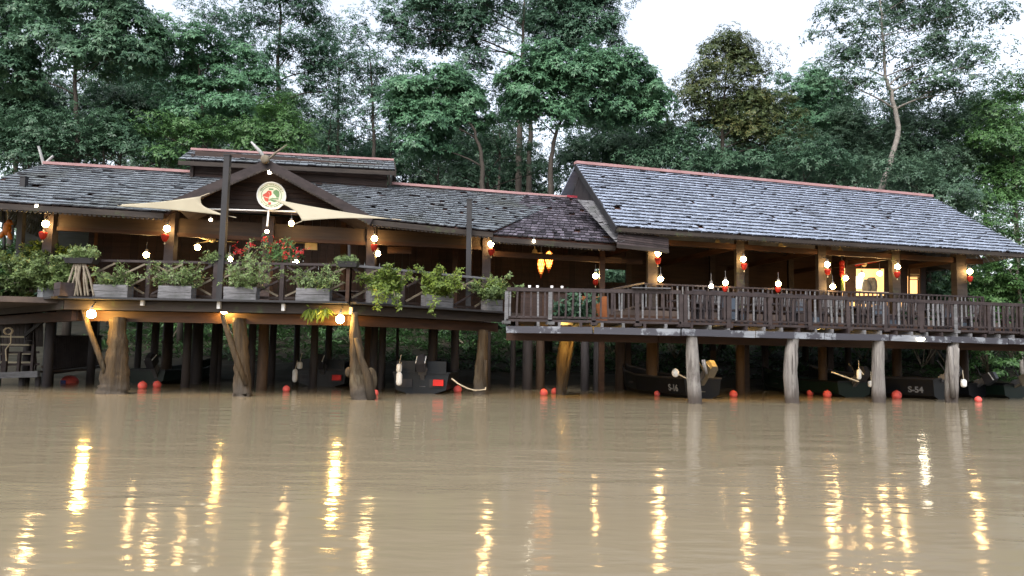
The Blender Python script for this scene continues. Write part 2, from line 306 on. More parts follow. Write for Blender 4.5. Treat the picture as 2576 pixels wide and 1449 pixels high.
# ------------------------------------------------------------------ foliage
def leaf_mesh(P, Nn, size, k, droop, r, spread=1.0, wid=.36, jitter=.35):
    """k leaves round each twig tip P with axis Nn; folded four-cornered leaves"""
    n = len(P)*k; P_ = np.repeat(P, k, 0); A = np.repeat(Nn, k, 0)
    ref = np.tile(np.array([[.31, .87, .38]]), (n, 1)); S = np.cross(A, ref); S /= np.linalg.norm(S, axis=1, keepdims=True)+1e-9; T = np.cross(A, S)
    th = (np.tile(np.arange(k), len(P))*2*np.pi/k + np.repeat(r.uniform(0, 6.28, len(P)), k) + r.uniform(-.3, .3, n))[:, None]
    D = S*np.cos(th) + T*np.sin(th); D = D*spread + A*r.uniform(-.1, .6, (n, 1)); D[:, 2] -= droop*r.uniform(.3, 1.3, n); D += r.normal(0, jitter, (n, 3))*.5
    D /= np.linalg.norm(D, axis=1, keepdims=True)+1e-9
    W = np.cross(D, A); W /= np.linalg.norm(W, axis=1, keepdims=True)+1e-9; Up = np.cross(W, D)
    ln = size*r.uniform(.65, 1.25, (n, 1)); hw = ln*wid*.5
    b0 = P_ + D*ln*.08; mid = P_ + D*ln*.5 + Up*ln*.06; tip = P_ + D*ln - np.array([[0, 0, 1]])*ln*.12*droop
    V = np.stack([b0, mid+W*hw, tip, mid-W*hw], 1).reshape(-1, 3)
    return V
def quads(n): return np.arange(n*4).reshape(-1, 4)
def clumps(blobs, r, per_m2, crad, flat, per_cl, size, k, droop, wid=.36, shell=.45):
    """blobs: (centre, rx, ry, rz). returns leaf verts and the clump centres"""
    Vs, cents = [], []
    for c, rx, ry, rz in blobs:
        n = max(4, int(per_m2*4*(rx*rz + rx*ry + ry*rz)/3))
        d = r.normal(0, 1, (n, 3)); d /= np.linalg.norm(d, axis=1, keepdims=True); d[:, 2] = np.where(d[:, 2] < -.75, -d[:, 2]*.6, d[:, 2])
        rad = r.uniform(shell, 1.0, (n, 1))**.7; cc = np.array(c) + d*rad*np.array([[rx, ry, rz]]) + r.normal(0, .22, (n, 3))*np.array([[rx, ry, rz]]); cents.append((c, cc))
        cr_ = crad*r.uniform(.55, 1.3, (n, 1))
        m_ = np.maximum(3, (per_cl*r.uniform(.6, 1.3, n)).astype(int)); idx = np.repeat(np.arange(n), m_); tot = len(idx)
        q = r.normal(0, 1, (tot, 3)); q /= np.linalg.norm(q, axis=1, keepdims=True); q[:, 2] = np.where(q[:, 2] < -.2, -q[:, 2], q[:, 2])
        pos = cc[idx] + q*(r.uniform(.35, 1, (tot, 1))**.5)*cr_[idx]*np.array([[1, 1, flat]])
        A = q*.8 + d[idx]*.5 + np.array([[0, 0, .55]]); A /= np.linalg.norm(A, axis=1, keepdims=True)
        Vs.append(leaf_mesh(pos, A, size, k, droop, r, wid=wid))
    return np.concatenate(Vs), cents
def tree(label, trunk, Y, blobs, leaf, size=.34, per_m2=1.15, crad=.85, flat=.55, per_cl=15, k=5, droop=.5, r0=.28, bark='bark', seed=1, name='forest_tree', wid=.36, shell=.45, limbs=True, group='trees behind the restaurant', cat='tree', dz=.8):
    r = np.random.default_rng(seed); q = random.Random(seed); per_m2 *= 2.1; per_cl = int(per_cl*2.2); r0 *= .72; size *= .64; flat += .3; shell = .25; crad *= 1.15; per_m2 *= 1.1; per_cl = int(per_cl*1.45)
    tp = [ay(x, y, Y) for x, y in trunk]; b0 = tp[0].copy(); b0.z = gz(b0.x, b0.y)-.3; base = b0
    root = thing(name, label, cat, base, group)
    pts = [b0]+[p for p in tp if p.z > b0.z+.5]; s = Y/FPX
    dense = []
    for i in range(len(pts)-1):
        for j in range(4): p = lerp(pts[i], pts[i+1], j/4); dense.append(p + Vector((q.uniform(-1, 1), q.uniform(-1, 1), 0))*.05)
    dense.append(pts[-1]); nn = len(dense)
    mb = MB(); mb.tube(dense, [r0*(1-.82*(i/(nn-1))**1.1)*(1.25 if i == 0 else 1) for i in range(nn)], 9, wob=.06, rng=q)
    B = []
    for x, y, rx, ry in blobs:
        dy = q.uniform(-1, 1)*dz; c = ay(x, y, Y+dy); B.append((tuple(c), rx*s, (rx+ry)*.5*s*.8, ry*s*1.15))
    V, cents = clumps(B, r, per_m2, crad, flat, per_cl, size, k, droop, wid, shell)
    if limbs:
        for c, cc in cents:
            c = Vector(c); cand = [p for p in dense if p.z < c.z-.2] or dense[:1]
            st = min(cand, key=lambda p: (p-c).length + (abs(p.z-(c.z-1.2)))*.6)
            i = dense.index(st); rr = max(.03, r0*(1-.82*(i/(nn-1))**1.1)*.5); L_ = (c-st).length
            mid = lerp(st, c, .5) + Vector((q.uniform(-.1, .1)*L_, 0, q.uniform(-.02, .1)*L_))
            mb.tube([st, lerp(st, mid, .5)+Vector((0, 0, .02*L_)), mid, c], [rr, rr*.8, rr*.62, rr*.4], 6)
            for p in cc[::3]:
                p = Vector(p); m2 = lerp(c, p, .5)+Vector((0, 0, q.uniform(-.1, .2))); mb.tube([c, m2, p], [rr*.4, rr*.25, .012], 4, cap=False)
    raw('trunk', mb, M[bark], root, True)
    npmesh('crown', V, quads(len(V)//4), M[leaf], root)
    return root
#TREES
# far fill first, then nearer ones
T = tree
T('tall broad leaved tree at the far left edge, big pale leaves over the low roof', [(195, 430), (196, 330), (192, 240), (185, 120), (170, 40)], 38, [(60, 30, 110, 60), (190, 10, 120, 55), (300, 60, 110, 60), (120, 120, 130, 55), (260, 150, 120, 50), (30, 190, 90, 60), (350, 130, 60, 60), (-60, 100, 90, 90)], 'leafA', .42, 1.0, .9, .5, 13, 6, .75, .26, seed=11)
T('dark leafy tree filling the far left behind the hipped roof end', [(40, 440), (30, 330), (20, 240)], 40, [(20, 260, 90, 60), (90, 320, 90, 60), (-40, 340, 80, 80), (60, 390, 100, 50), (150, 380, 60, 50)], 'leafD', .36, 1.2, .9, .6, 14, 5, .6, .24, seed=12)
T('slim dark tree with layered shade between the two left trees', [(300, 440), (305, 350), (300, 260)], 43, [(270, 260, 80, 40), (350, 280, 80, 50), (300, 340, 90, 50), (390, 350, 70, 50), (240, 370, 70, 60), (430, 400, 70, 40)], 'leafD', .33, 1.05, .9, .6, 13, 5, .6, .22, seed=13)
T('wide layered tree with fresh green tiers above the left roof ridge', [(512, 440), (515, 330), (505, 230), (495, 130)], 39, [(470, 130, 100, 40), (560, 160, 110, 45), (440, 200, 90, 40), (540, 230, 120, 42), (640, 210, 60, 40), (600, 290, 90, 32), (470, 285, 80, 34), (420, 90, 60, 30)], 'leafC', .36, 1.05, .85, .45, 13, 6, .65, .24, seed=14)
T('tall slender twin stemmed tree rising beside the thatched finial', [(697, 430), (698, 260), (700, 150), (705, 40), (705, -30)], 44, [(700, 20, 90, 40), (640, 70, 70, 40), (770, 60, 60, 45), (740, 130, 90, 45), (650, 170, 60, 40), (790, 180, 60, 60), (700, -30, 100, 40), (820, 230, 40, 50)], 'leafB', .34, .82, .85, .5, 12, 5, .6, .26, seed=15)
T('rounded dense bush like tree right above the clerestory roof', [(705, 430), (700, 380), (695, 330)], 37, [(690, 310, 75, 55), (640, 350, 60, 40), (735, 350, 50, 40), (690, 375, 80, 25)], 'leafS', .28, 1.5, .7, .7, 15, 5, .5, .18, seed=16)
T('thin open tree with dark stem and sky between its twigs', [(940, 460), (940, 330), (935, 220), (930, 120)], 45, [(900, 90, 60, 45), (960, 170, 70, 50), (880, 210, 60, 50), (960, 270, 55, 35), (880, 310, 60, 35), (1000, 110, 50, 40), (840, 140, 40, 40), (930, 350, 70, 30)], 'leafB', .30, .75, .85, .5, 11, 5, .6, .22, seed=17)
T('leaning thin tree among the gaps left of the slim dark stem', [(820, 430), (828, 340), (838, 260)], 47, [(800, 280, 60, 40), (860, 370, 60, 28), (790, 380, 60, 30), (850, 250, 40, 40)], 'leafD', .26, .7, .8, .5, 10, 5, .6, .16, seed=18)
T('giant dark crowned tree in the centre reaching past the top', [(1305, 470), (1308, 330), (1310, 200), (1315, 90), (1320, -10)], 46, [(1050, 20, 100, 45), (1150, 60, 110, 50), (1080, 110, 90, 40), (1200, 110, 80, 45), (1230, 20, 90, 50), (1010, 70, 60, 30), (1120, -20, 120, 40), (1180, 170, 60, 35)], 'leafB', .34, 1.0, .9, .55, 14, 5, .55, .36, seed=19)
T('tall round headed dark tree against the open sky at upper centre', [(1330, 470), (1335, 300), (1370, 180), (1420, 60)], 49, [(1400, 20, 90, 60), (1480, 60, 90, 65), (1410, 100, 90, 50), (1520, 20, 50, 45), (1450, -30, 110, 40), (1360, 60, 60, 45), (1540, 90, 32, 40)], 'leafB', .32, 1.35, .85, .65, 16, 5, .5, .34, seed=20)
T('dome crowned green tree left of centre with whorled bright leaves', [(1215, 480), (1212, 400), (1195, 330), (1150, 270)], 38, [(1040, 240, 75, 50), (1110, 225, 85, 50), (1180, 260, 60, 50), (1060, 310, 80, 45), (1150, 320, 80, 40), (1010, 290, 50, 45), (1090, 370, 80, 32)], 'leafC', .36, 1.35, .75, .6, 15, 7, .75, .24, seed=21)
T('broad domed green tree right of centre with the fullest canopy', [(1383, 490), (1385, 400), (1400, 320), (1450, 240)], 38, [(1330, 210, 75, 60), (1400, 175, 80, 55), (1480, 190, 85, 60), (1550, 200, 75, 60), (1620, 230, 60, 55), (1350, 290, 80, 45), (1450, 270, 90, 45), (1560, 290, 85, 42), (1650, 280, 45, 40), (1300, 250, 45, 50)], 'leafC', .36, 1.4, .75, .6, 15, 7, .75, .28, seed=22)
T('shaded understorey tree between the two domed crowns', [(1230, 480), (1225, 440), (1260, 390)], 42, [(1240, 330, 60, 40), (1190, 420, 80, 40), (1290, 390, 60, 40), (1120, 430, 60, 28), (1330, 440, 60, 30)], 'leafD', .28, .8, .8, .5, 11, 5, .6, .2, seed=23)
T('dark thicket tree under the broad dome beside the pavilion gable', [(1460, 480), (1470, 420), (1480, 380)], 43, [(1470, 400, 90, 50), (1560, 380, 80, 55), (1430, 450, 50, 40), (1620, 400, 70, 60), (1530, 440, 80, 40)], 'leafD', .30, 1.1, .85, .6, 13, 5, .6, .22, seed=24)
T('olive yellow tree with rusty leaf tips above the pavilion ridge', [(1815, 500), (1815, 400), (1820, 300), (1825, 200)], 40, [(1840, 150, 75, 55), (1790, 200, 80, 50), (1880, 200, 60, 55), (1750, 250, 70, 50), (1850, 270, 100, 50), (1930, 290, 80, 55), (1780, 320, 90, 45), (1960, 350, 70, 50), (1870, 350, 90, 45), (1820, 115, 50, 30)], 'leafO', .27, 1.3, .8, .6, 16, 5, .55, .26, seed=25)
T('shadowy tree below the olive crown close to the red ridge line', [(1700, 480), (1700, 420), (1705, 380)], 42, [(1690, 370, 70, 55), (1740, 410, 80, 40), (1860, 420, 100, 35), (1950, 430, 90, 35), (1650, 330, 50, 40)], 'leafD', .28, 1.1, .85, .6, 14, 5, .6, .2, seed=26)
T('fresh green pointed tree peeping between olive crown and pale trunk', [(2040, 480), (2040, 350), (2035, 240)], 46, [(2030, 215, 70, 45), (2070, 260, 70, 50), (2020, 290, 70, 50), (2080, 330, 80, 50)], 'leafC', .30, 1.3, .8, .6, 15, 6, .6, .22, seed=27)
T('leaning pale trunked tree with airy forked crown at upper right', [(2212, 490), (2240, 420), (2262, 320), (2240, 230), (2225, 180), (2222, 90), (2215, -10)], 39, [(2140, 60, 80, 50), (2230, 40, 90, 55), (2310, 90, 90, 50), (2120, 150, 60, 45), (2200, 130, 70, 40), (2290, 170, 80, 45), (2390, 150, 70, 50), (2400, 40, 90, 50), (2470, 160, 60, 40), (2340, 230, 90, 40), (2150, 220, 70, 40), (2430, 230, 70, 40), (2500, 60, 50, 40), (2300, -10, 110, 35)], 'leafF', .30, .8, 1.0, .5, 12, 5, .5, .26, 'palebark', seed=28, wid=.42)
T('dense grey green tree standing behind the pale leaning trunk', [(2150, 500), (2150, 420), (2155, 350)], 44, [(2140, 310, 80, 50), (2100, 370, 80, 50), (2200, 370, 80, 50), (2270, 300, 70, 50), (2160, 430, 100, 45), (2060, 430, 80, 40)], 'leafF', .28, 1.2, .85, .6, 15, 5, .55, .24, seed=29)
T('broad shaded tree above the right end of the pavilion roof', [(2370, 560), (2370, 460), (2380, 370)], 42, [(2350, 330, 90, 50), (2430, 320, 80, 50), (2300, 400, 80, 50), (2400, 410, 100, 55), (2350, 470, 110, 45), (2470, 400, 70, 50), (2260, 450, 60, 40)], 'leafF', .28, 1.15, .85, .6, 15, 5, .55, .24, seed=30)
T('leafy green tree cut by the right picture edge', [(2560, 640), (2555, 500), (2550, 380)], 40, [(2540, 290, 70, 60), (2500, 370, 70, 60), (2580, 400, 80, 70), (2520, 470, 90, 60), (2590, 520, 70, 60), (2480, 520, 80, 50), (2560, 230, 50, 40)], 'leafS', .30, 1.1, .85, .6, 15, 5, .55, .24, seed=31)
T('young whitish trunked tree by the pavilion end', [(2565, 760), (2560, 700), (2556, 620), (2550, 560)], 36, [(2530, 600, 60, 45), (2590, 640, 50, 50), (2540, 680, 50, 40)], 'leafS', .26, 1.1, .7, .6, 13, 5, .55, .13, 'palebark', seed=32)
FILL = [('distant dark tree deep behind the layered green tree', 420, 300, 60), ('distant dark tree deep behind the clerestory', 600, 360, 62), ('distant low tree seen through gaps left of centre', 1010, 420, 58), ('distant tree in the hollow behind the dome crowns', 1190, 400, 60), ('distant dark tree behind the olive crown', 1900, 330, 58), ('distant tree behind the pavilion roof end', 2240, 360, 58), ('distant blackish tree behind the far left trunks', 120, 280, 60), ('distant hazy tree right of the slender twin stems', 850, 400, 56), ('distant tree between left dome crown and giant trunk', 1270, 420, 57), ('distant tree far behind the pale leaning trunk', 2100, 330, 60), ('distant tree behind the rounded bush tree', 740, 330, 58), ('distant tree behind the right dome crown', 1560, 330, 58), ('distant tree behind the first two left trunks', 330, 200, 62), ('distant tree at far right behind the leafy edge tree', 2480, 330, 58)]
for i, (lb, x, y, Yd) in enumerate(FILL):
    T(lb, [(x, 520), (x+5, y+40), (x, y-20)], Yd, [(x-50, y, 80, 50), (x+50, y+20, 80, 50), (x, y-50, 60, 40), (x-70, y+80, 90, 50), (x+70, y+90, 90, 50), (x, y+130, 120, 45)], 'leafD' if i % 2 else 'leafF', .42, 1.0, 1.0, .6, 11, 5, .6, .24, seed=50+i)
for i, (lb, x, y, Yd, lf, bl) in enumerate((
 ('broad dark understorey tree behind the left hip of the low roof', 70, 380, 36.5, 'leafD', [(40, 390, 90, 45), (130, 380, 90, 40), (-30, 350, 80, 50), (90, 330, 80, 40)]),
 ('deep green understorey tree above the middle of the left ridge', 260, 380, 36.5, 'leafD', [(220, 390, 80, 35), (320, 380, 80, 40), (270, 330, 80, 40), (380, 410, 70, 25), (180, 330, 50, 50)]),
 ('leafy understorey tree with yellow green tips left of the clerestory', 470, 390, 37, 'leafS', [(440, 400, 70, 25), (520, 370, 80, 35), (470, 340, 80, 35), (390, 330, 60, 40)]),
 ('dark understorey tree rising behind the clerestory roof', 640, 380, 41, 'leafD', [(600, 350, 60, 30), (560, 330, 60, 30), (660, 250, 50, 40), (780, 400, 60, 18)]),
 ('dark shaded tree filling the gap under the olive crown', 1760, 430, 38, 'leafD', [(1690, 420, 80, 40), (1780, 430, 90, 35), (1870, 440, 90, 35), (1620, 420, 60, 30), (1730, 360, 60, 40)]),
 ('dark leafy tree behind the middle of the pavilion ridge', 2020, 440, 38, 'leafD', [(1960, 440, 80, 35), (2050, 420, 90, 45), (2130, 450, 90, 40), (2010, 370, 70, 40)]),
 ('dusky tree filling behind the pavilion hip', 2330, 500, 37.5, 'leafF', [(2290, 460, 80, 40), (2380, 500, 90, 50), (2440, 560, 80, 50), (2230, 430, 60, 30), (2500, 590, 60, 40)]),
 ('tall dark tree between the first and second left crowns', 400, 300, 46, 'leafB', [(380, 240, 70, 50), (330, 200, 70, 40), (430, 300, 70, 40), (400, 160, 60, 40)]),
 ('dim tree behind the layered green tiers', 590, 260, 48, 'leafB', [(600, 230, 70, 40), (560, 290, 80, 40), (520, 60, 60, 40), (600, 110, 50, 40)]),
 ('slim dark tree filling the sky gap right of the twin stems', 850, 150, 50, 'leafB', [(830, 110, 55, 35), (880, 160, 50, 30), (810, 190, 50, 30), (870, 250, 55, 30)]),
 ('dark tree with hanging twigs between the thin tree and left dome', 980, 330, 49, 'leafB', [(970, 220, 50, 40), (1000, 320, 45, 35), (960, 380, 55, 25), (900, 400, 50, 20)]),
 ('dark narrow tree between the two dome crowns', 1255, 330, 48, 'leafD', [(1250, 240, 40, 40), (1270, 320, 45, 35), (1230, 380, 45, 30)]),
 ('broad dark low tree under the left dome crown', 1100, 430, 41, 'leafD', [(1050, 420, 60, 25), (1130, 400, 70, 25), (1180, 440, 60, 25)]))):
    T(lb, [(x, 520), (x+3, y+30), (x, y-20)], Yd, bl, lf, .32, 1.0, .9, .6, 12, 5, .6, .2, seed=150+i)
#ENDTREES
# ------------------------------------------------------------------ bank greenery
def shrub(label, P, rx, rz, leaf, size, seed, n=1.3, name='bank_shrub', group='shrubs on the river bank', k=5, droop=.7, stems=5):
    r = np.random.default_rng(seed); q = random.Random(seed); root = thing(name, label, 'shrub', P, group); P = Vector(P)
    B = [(tuple(P+Vector((q.uniform(-.5, .5)*rx, q.uniform(-.4, .4)*rx, rz*q.uniform(.45, 1.0)))), rx*.6, rx*.5, rz*.45) for _ in range(4)]
    V, _ = clumps(B, r, n, .4, .6, 12, size, k, droop); mb = MB()
    for i in range(stems): a = q.uniform(0, 6.28); mb.tube([P, P+Vector((math.cos(a)*rx*.3, math.sin(a)*rx*.3, rz*.5)), P+Vector((math.cos(a)*rx*.6, math.sin(a)*rx*.5, rz*.95))], [.03, .022, .01], 5)
    raw('stem', mb, M['stem'], root, True); npmesh('foliage', V, quads(len(V)//4), M[leaf], root); return root
SHR = [(880, 'broad low shrub under the terrace behind the first moored skiff', 38.5, 2.2, 1.1), (1180, 'grassy green shrub behind the slate boat', 39, 2.6, .9), (1340, 'small shrub behind the leaning yellow log', 38, 1.5, 1.2), (1470, 'leafy shrub between dark stilts under the deck', 38.5, 1.6, 1.5), (1540, 'bright green shrub under the middle of the outer deck', 39, 1.8, 1.4), (1700, 'shrub glimpsed left of the first grey log', 38, 1.6, 1.4), (1800, 'shrub glimpsed right of the first grey log', 39, 1.6, 1.5), (1930, 'shrub under the deck before the second grey log', 38.5, 1.5, 1.5), (2030, 'fern like shrub behind the second grey log', 39, 1.5, 1.4), (2170, 'bright shrub under the deck near the third grey log', 38, 1.5, 1.6), (2320, 'bushy shrub behind the numbered boat on the right', 37, 2.0, 1.9), (2380, 'branchy shrub beside the last grey log', 38, 1.8, 1.7), (2480, 'wide green shrub beyond the right end of the deck', 37, 2.2, 2.0), (2560, 'drooping shrub at the right picture edge above the outboards', 37.5, 2.2, 2.4), (430, 'dim shrub in the shade behind the left terrace stilts', 38, 1.8, 1.3), (600, 'dim shrub in deep shade under the terrace', 38.5, 2, 1.2)]
for i, (x, lb, Yd, rx, rz) in enumerate(SHR):
    p = ay(x, 900, Yd); shrub(lb, (p.x, Yd, gz(p.x, Yd)-.05), rx, rz, 'leafS', .22, 70+i)
for i, (x, lb, Yd, rx, rz) in enumerate([(2480, 'tall leafy bush seen under the pavilion eave at the right', 36, 2.0, 4.0), (2545, 'tall green bush touching the right edge above the railing', 37, 2.0, 4.6), (2340, 'dark bush behind the lit louvre window', 38, 2.2, 4.2), (1575, 'dark bush seen through the open pavilion left bay', 39, 1.6, 3.6), (2430, 'mid green bush between pavilion end column and the trees', 39, 2.2, 4.6)]):
    p = ay(x, 760, Yd); shrub(lb, (p.x, Yd, gz(p.x, Yd)), rx*1.15, rz, 'leafS' if i not in (2, 3) else 'leafD', .24, 95+i, n=3.4)
r = np.random.default_rng(5); n = 5200; gx = r.uniform(-22, 34, n); gy = r.uniform(34.5, 46, n); gzz = np.array([gz(a, b_) for a, b_ in zip(gx, gy)])
ok = gzz > .25; P = np.stack([gx, gy, gzz], 1)[ok]; A = np.tile(np.array([[0, 0, 1.]]), (len(P), 1)); V = leaf_mesh(P, A, .42, 6, .1, r, spread=.8, wid=.2)
o = npmesh('ground_cover', V, quads(len(V)//4), M['grass']); o['kind'] = 'stuff'
n = 17000; gx = r.uniform(-42, 50, n); gy = r.uniform(46, 54, n); P = np.array([(a, b_, gz(a, b_)) for a, b_ in zip(gx, gy)]); P[:, 2] += (r.uniform(0, 1, n)**1.3)*(4.2+1.3*np.sin(gx*.9)+.8*np.sin(gx*2.3+1)); A = r.normal(0, .6, (n, 3)) + np.array([[0, -.5, .6]]); A /= np.linalg.norm(A, axis=1, keepdims=True)
V = leaf_mesh(P, A, .55, 5, .5, r); o = npmesh('undergrowth', V, quads(len(V)//4), M['leafD']); o['kind'] = 'stuff'
# ------------------------------------------------------------------ roofs
def bil(A, B, C, D, s, t): return (A*(1-s)+B*s)*(1-t) + (D*(1-s)+C*s)*t     # A,B ridge  D,C eave ; t=0 at ridge
def shingles(A, B, C, D, course=.30, wd=.24, thick=.042, seed=1, miss=.012, lift=.04):
    q = random.Random(seed); A, B, C, D = map(Vector, (A, B, C, D)); nrm = (C-D).cross(A-D).normalized()
    if nrm.z < 0: nrm = -nrm
    L_ = ((A-D).length+(B-C).length)/2; n = max(2, int(L_/course)); mb = MB(); lng = max((B-A).length, (C-D).length)
    pass
    for i in range(n):
        tl, th = (i+1)/n, max(0, i/n-.35/n); tl = min(1.0, tl)
        s = -q.uniform(0, 1)*wd/lng
        while s < 1:
            e = s + wd*q.uniform(.65, 1.35)/lng; a, b_ = max(0, s), min(1, e-.012/lng*2); s = e
            if b_-a < .002 or q.random() < miss: continue
            k = q.uniform(-.07, .07)/n + (q.uniform(-.2, .1)/n if q.random() < .08 else 0); lf = thick*1.5 + (q.uniform(0, lift) if q.random() < .1 else 0); t2 = min(tl+k, 1.02)
            p = [bil(A, B, C, D, a, t2), bil(A, B, C, D, b_, t2), bil(A, B, C, D, b_, th), bil(A, B, C, D, a, th)]
            lo = [p[0]+nrm*(lf-thick), p[1]+nrm*(lf-thick), p[2], p[3]]; hi = [p[0]+nrm*lf, p[1]+nrm*(lf+q.uniform(-.006, .006)), p[2]+nrm*.012, p[3]+nrm*.012]
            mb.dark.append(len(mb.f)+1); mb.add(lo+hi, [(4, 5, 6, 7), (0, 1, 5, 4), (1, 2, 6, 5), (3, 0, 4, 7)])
    return mb
def fascia(mb, P, Q, h, depth=.05, drop=0, scallop=.0, n=60):
    P, Q = Vector(P), Vector(Q); d = (Q-P).normalized(); nr = Vector((d.y, -d.x, 0)).normalized()
    mb.beam(P-Vector((0, 0, h/2+drop)), Q-Vector((0, 0, h/2+drop)), depth, h)
    if scallop:
        n = int((Q-P).length/.13)
        for i in range(n): a, b_ = lerp(P, Q, (i+.08)/n), lerp(P, Q, (i+.92)/n); mb.slab([a-Vector((0, 0, h+drop-.01)), lerp(a, b_, .2)-Vector((0, 0, h+drop+scallop)), lerp(a, b_, .8)-Vector((0, 0, h+drop+scallop)), b_-Vector((0, 0, h+drop-.01))], .03)
def raftered(parent, A, B, C, D, n, mat='sarking'):
    """boarding and rafters below a roof patch"""
    A, B, C, D = map(Vector, (A, B, C, D)); nrm = (C-D).cross(A-D).normalized(); nrm = nrm if nrm.z > 0 else -nrm
    mb = MB(); mb.slab([p-nrm*.03 for p in (A, D, C, B)], .04, nrm); raw('ceiling', mb, M[mat], parent)
    for i in range(n):
        s = (i+.5)/n; r_ = MB(); r_.beam(bil(A, B, C, D, s, .02)-nrm*.14, bil(A, B, C, D, s, .99)-nrm*.14, .07, .13, nrm); raw('rafter', r_, M['brown'], parent)

# ------------------------------------------------------------------ the long low house
eL, rL = LB.off(-1.3), LB.off(3.9)
low = thing('riverside_house', 'long low wooden restaurant house with mossy shingle roof, hipped left end and gabled porch', 'house', (LB.o.x, LB.o.y, 0))
A1, B1, C1, D1 = rL.hit(110, 415), rL.hit(575, 443), eL.hit(425, 536), eL.hit(-150, 500)
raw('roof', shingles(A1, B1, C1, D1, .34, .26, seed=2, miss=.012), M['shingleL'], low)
A2, B2, C2, D2 = rL.hit(765, 452), rL.hit(1430, 500), eL.hit(1240, 583), eL.hit(925, 550)
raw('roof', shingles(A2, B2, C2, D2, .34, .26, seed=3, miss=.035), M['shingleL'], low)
A3, B3, C3, D3 = rL.hit(1325, 493), rL.hit(1500, 505), eL.off(.05).hit(1548, 618), eL.off(.05).hit(1236, 596)
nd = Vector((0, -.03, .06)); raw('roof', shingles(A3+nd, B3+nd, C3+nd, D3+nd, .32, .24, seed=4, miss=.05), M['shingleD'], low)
BK = LB.v.to_3d()*5.2
raw('rear_roof', MB().slab([A1, B3, B3+BK+Vector((0, 0, -2.4)), A1+BK*1.0+Vector((-3, 0, -2.4))], .06, (0, 0, 1)), M['shingleL'], low)
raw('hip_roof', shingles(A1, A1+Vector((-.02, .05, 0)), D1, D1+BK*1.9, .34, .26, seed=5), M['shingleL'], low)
for (P, Q, mt_) in ((A1, rL.hit(482, 437), 'ridge'), (rL.hit(985, 466), rL.hit(1424, 500), 'ridge')):
    mb = MB(); mb.beam(P+Vector((0, 0, .06)), Q+Vector((0, 0, .06)), .28, .10); raw('ridge_cap', mb, M[mt_], low)
mb = MB(); mb.beam(rL.hit(1424, 499)+Vector((0, 0, .05)), rL.hit(1500, 505)+Vector((0, 0, .05)), .3, .13); raw('ridge_cap', mb, M['redridge'], low)
raftered(low, A1, B1, C1, D1, 16); raftered(low, A2, B2, C2, D2, 12); raftered(low, A3+nd, B3+nd, C3+nd, D3+nd, 7)
for P, Q in ((D1, eL.hit(412, 534)), (eL.hit(928, 550), C2)):
    mb = MB(); fascia(mb, P-Vector((0, 0, .03)), Q-Vector((0, 0, .03)), .17, .05, 0, .05, int((Q-P).length*5)); raw('fascia', mb, M['edge'], low)
mb = MB(); fascia(mb, D3-Vector((0, 0, .0)), C3-Vector((0, 0, .0)), .17, .05, 0, .04, 30); raw('fascia', mb, M['edge'], low)
# columns, header boards, floor, back wall
colx = [125, 430, 675, 935, 1225, 1515]; colP = [LB.hit(x, 620) for x in colx]
for i, p in enumerate(colP):
    mb = MB(); wd = .30 if i < 5 else .2; mb.beam((p.x, p.y, 2.7 if i < 5 else -1), (p.x, p.y, 5.75), wd, wd, (0, 1, 0)); raw('column', mb, M['rail' if i < 5 else 'brown'], low)
hd = LB.off(-.02)
for i in range(4):
    a, b_ = colP[i], colP[i+1]; u3 = LB.u.to_3d()*.17
    ztop = 5.55; zb = hd.hit((colx[i]+colx[i+1])/2, [578, 592, 603, 614][i]).z
    mb = MB()
    mb.slab([Vector((a.x, a.y, zb))+u3, Vector((b_.x, b_.y, zb))-u3, Vector((b_.x, b_.y, ztop))-u3, Vector((a.x, a.y, ztop))+u3], .05); raw('header_panel', mb, M['header'], low)
    mb = MB(); mb.beam(Vector((a.x, a.y, zb-.05))+u3, Vector((b_.x, b_.y, zb-.05))-u3, .12, .12); raw('header_rail', mb, M['brown'], low)
mb = MB(); a, b_ = colP[4], colP[5]+LB.u.to_3d()*1.6; mb.beam((a.x+.2, a.y, 4.9), (b_.x, b_.y+.05, 4.9), .14, .2); raw('tie_beam', mb, M['brown'], low)
fl = [LB.off(-1.6).at(-10.2, 2.75), LB.off(-1.6).at(6.6, 2.75), LB.off(5.5).at(8.4, 2.75), LB.off(5.5).at(-10.2, 2.75)]
raw('floor', MB().slab(fl, .16, (0, 0, 1)), M['floor'], low)
bw = LB.off(4.6)
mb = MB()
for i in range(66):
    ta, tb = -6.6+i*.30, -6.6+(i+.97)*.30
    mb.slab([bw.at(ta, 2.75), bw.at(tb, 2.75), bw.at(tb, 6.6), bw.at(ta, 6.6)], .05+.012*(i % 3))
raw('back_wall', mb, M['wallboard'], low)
for i in range(4):
    mb = MB(); p = LB.off(2.2).at(-6+i*4.2, 2.75); mb.beam(p, p+Vector((0, 0, 3.6)), .2, .2, (0, 1, 0)); raw('column', mb, M['brown'], low)
for j, of in enumerate((1.6, 4.4)):
    for i in range(9):
        p = LB.off(of).at(-9+i*2.1+.5*j, 2.7); mb = MB(); mb.tube([p-Vector((0, 0, 3.2)), p], [.15, .13], 8, wob=.05, rng=rng); raw('stilt', mb, M['blackpost'], low, True)
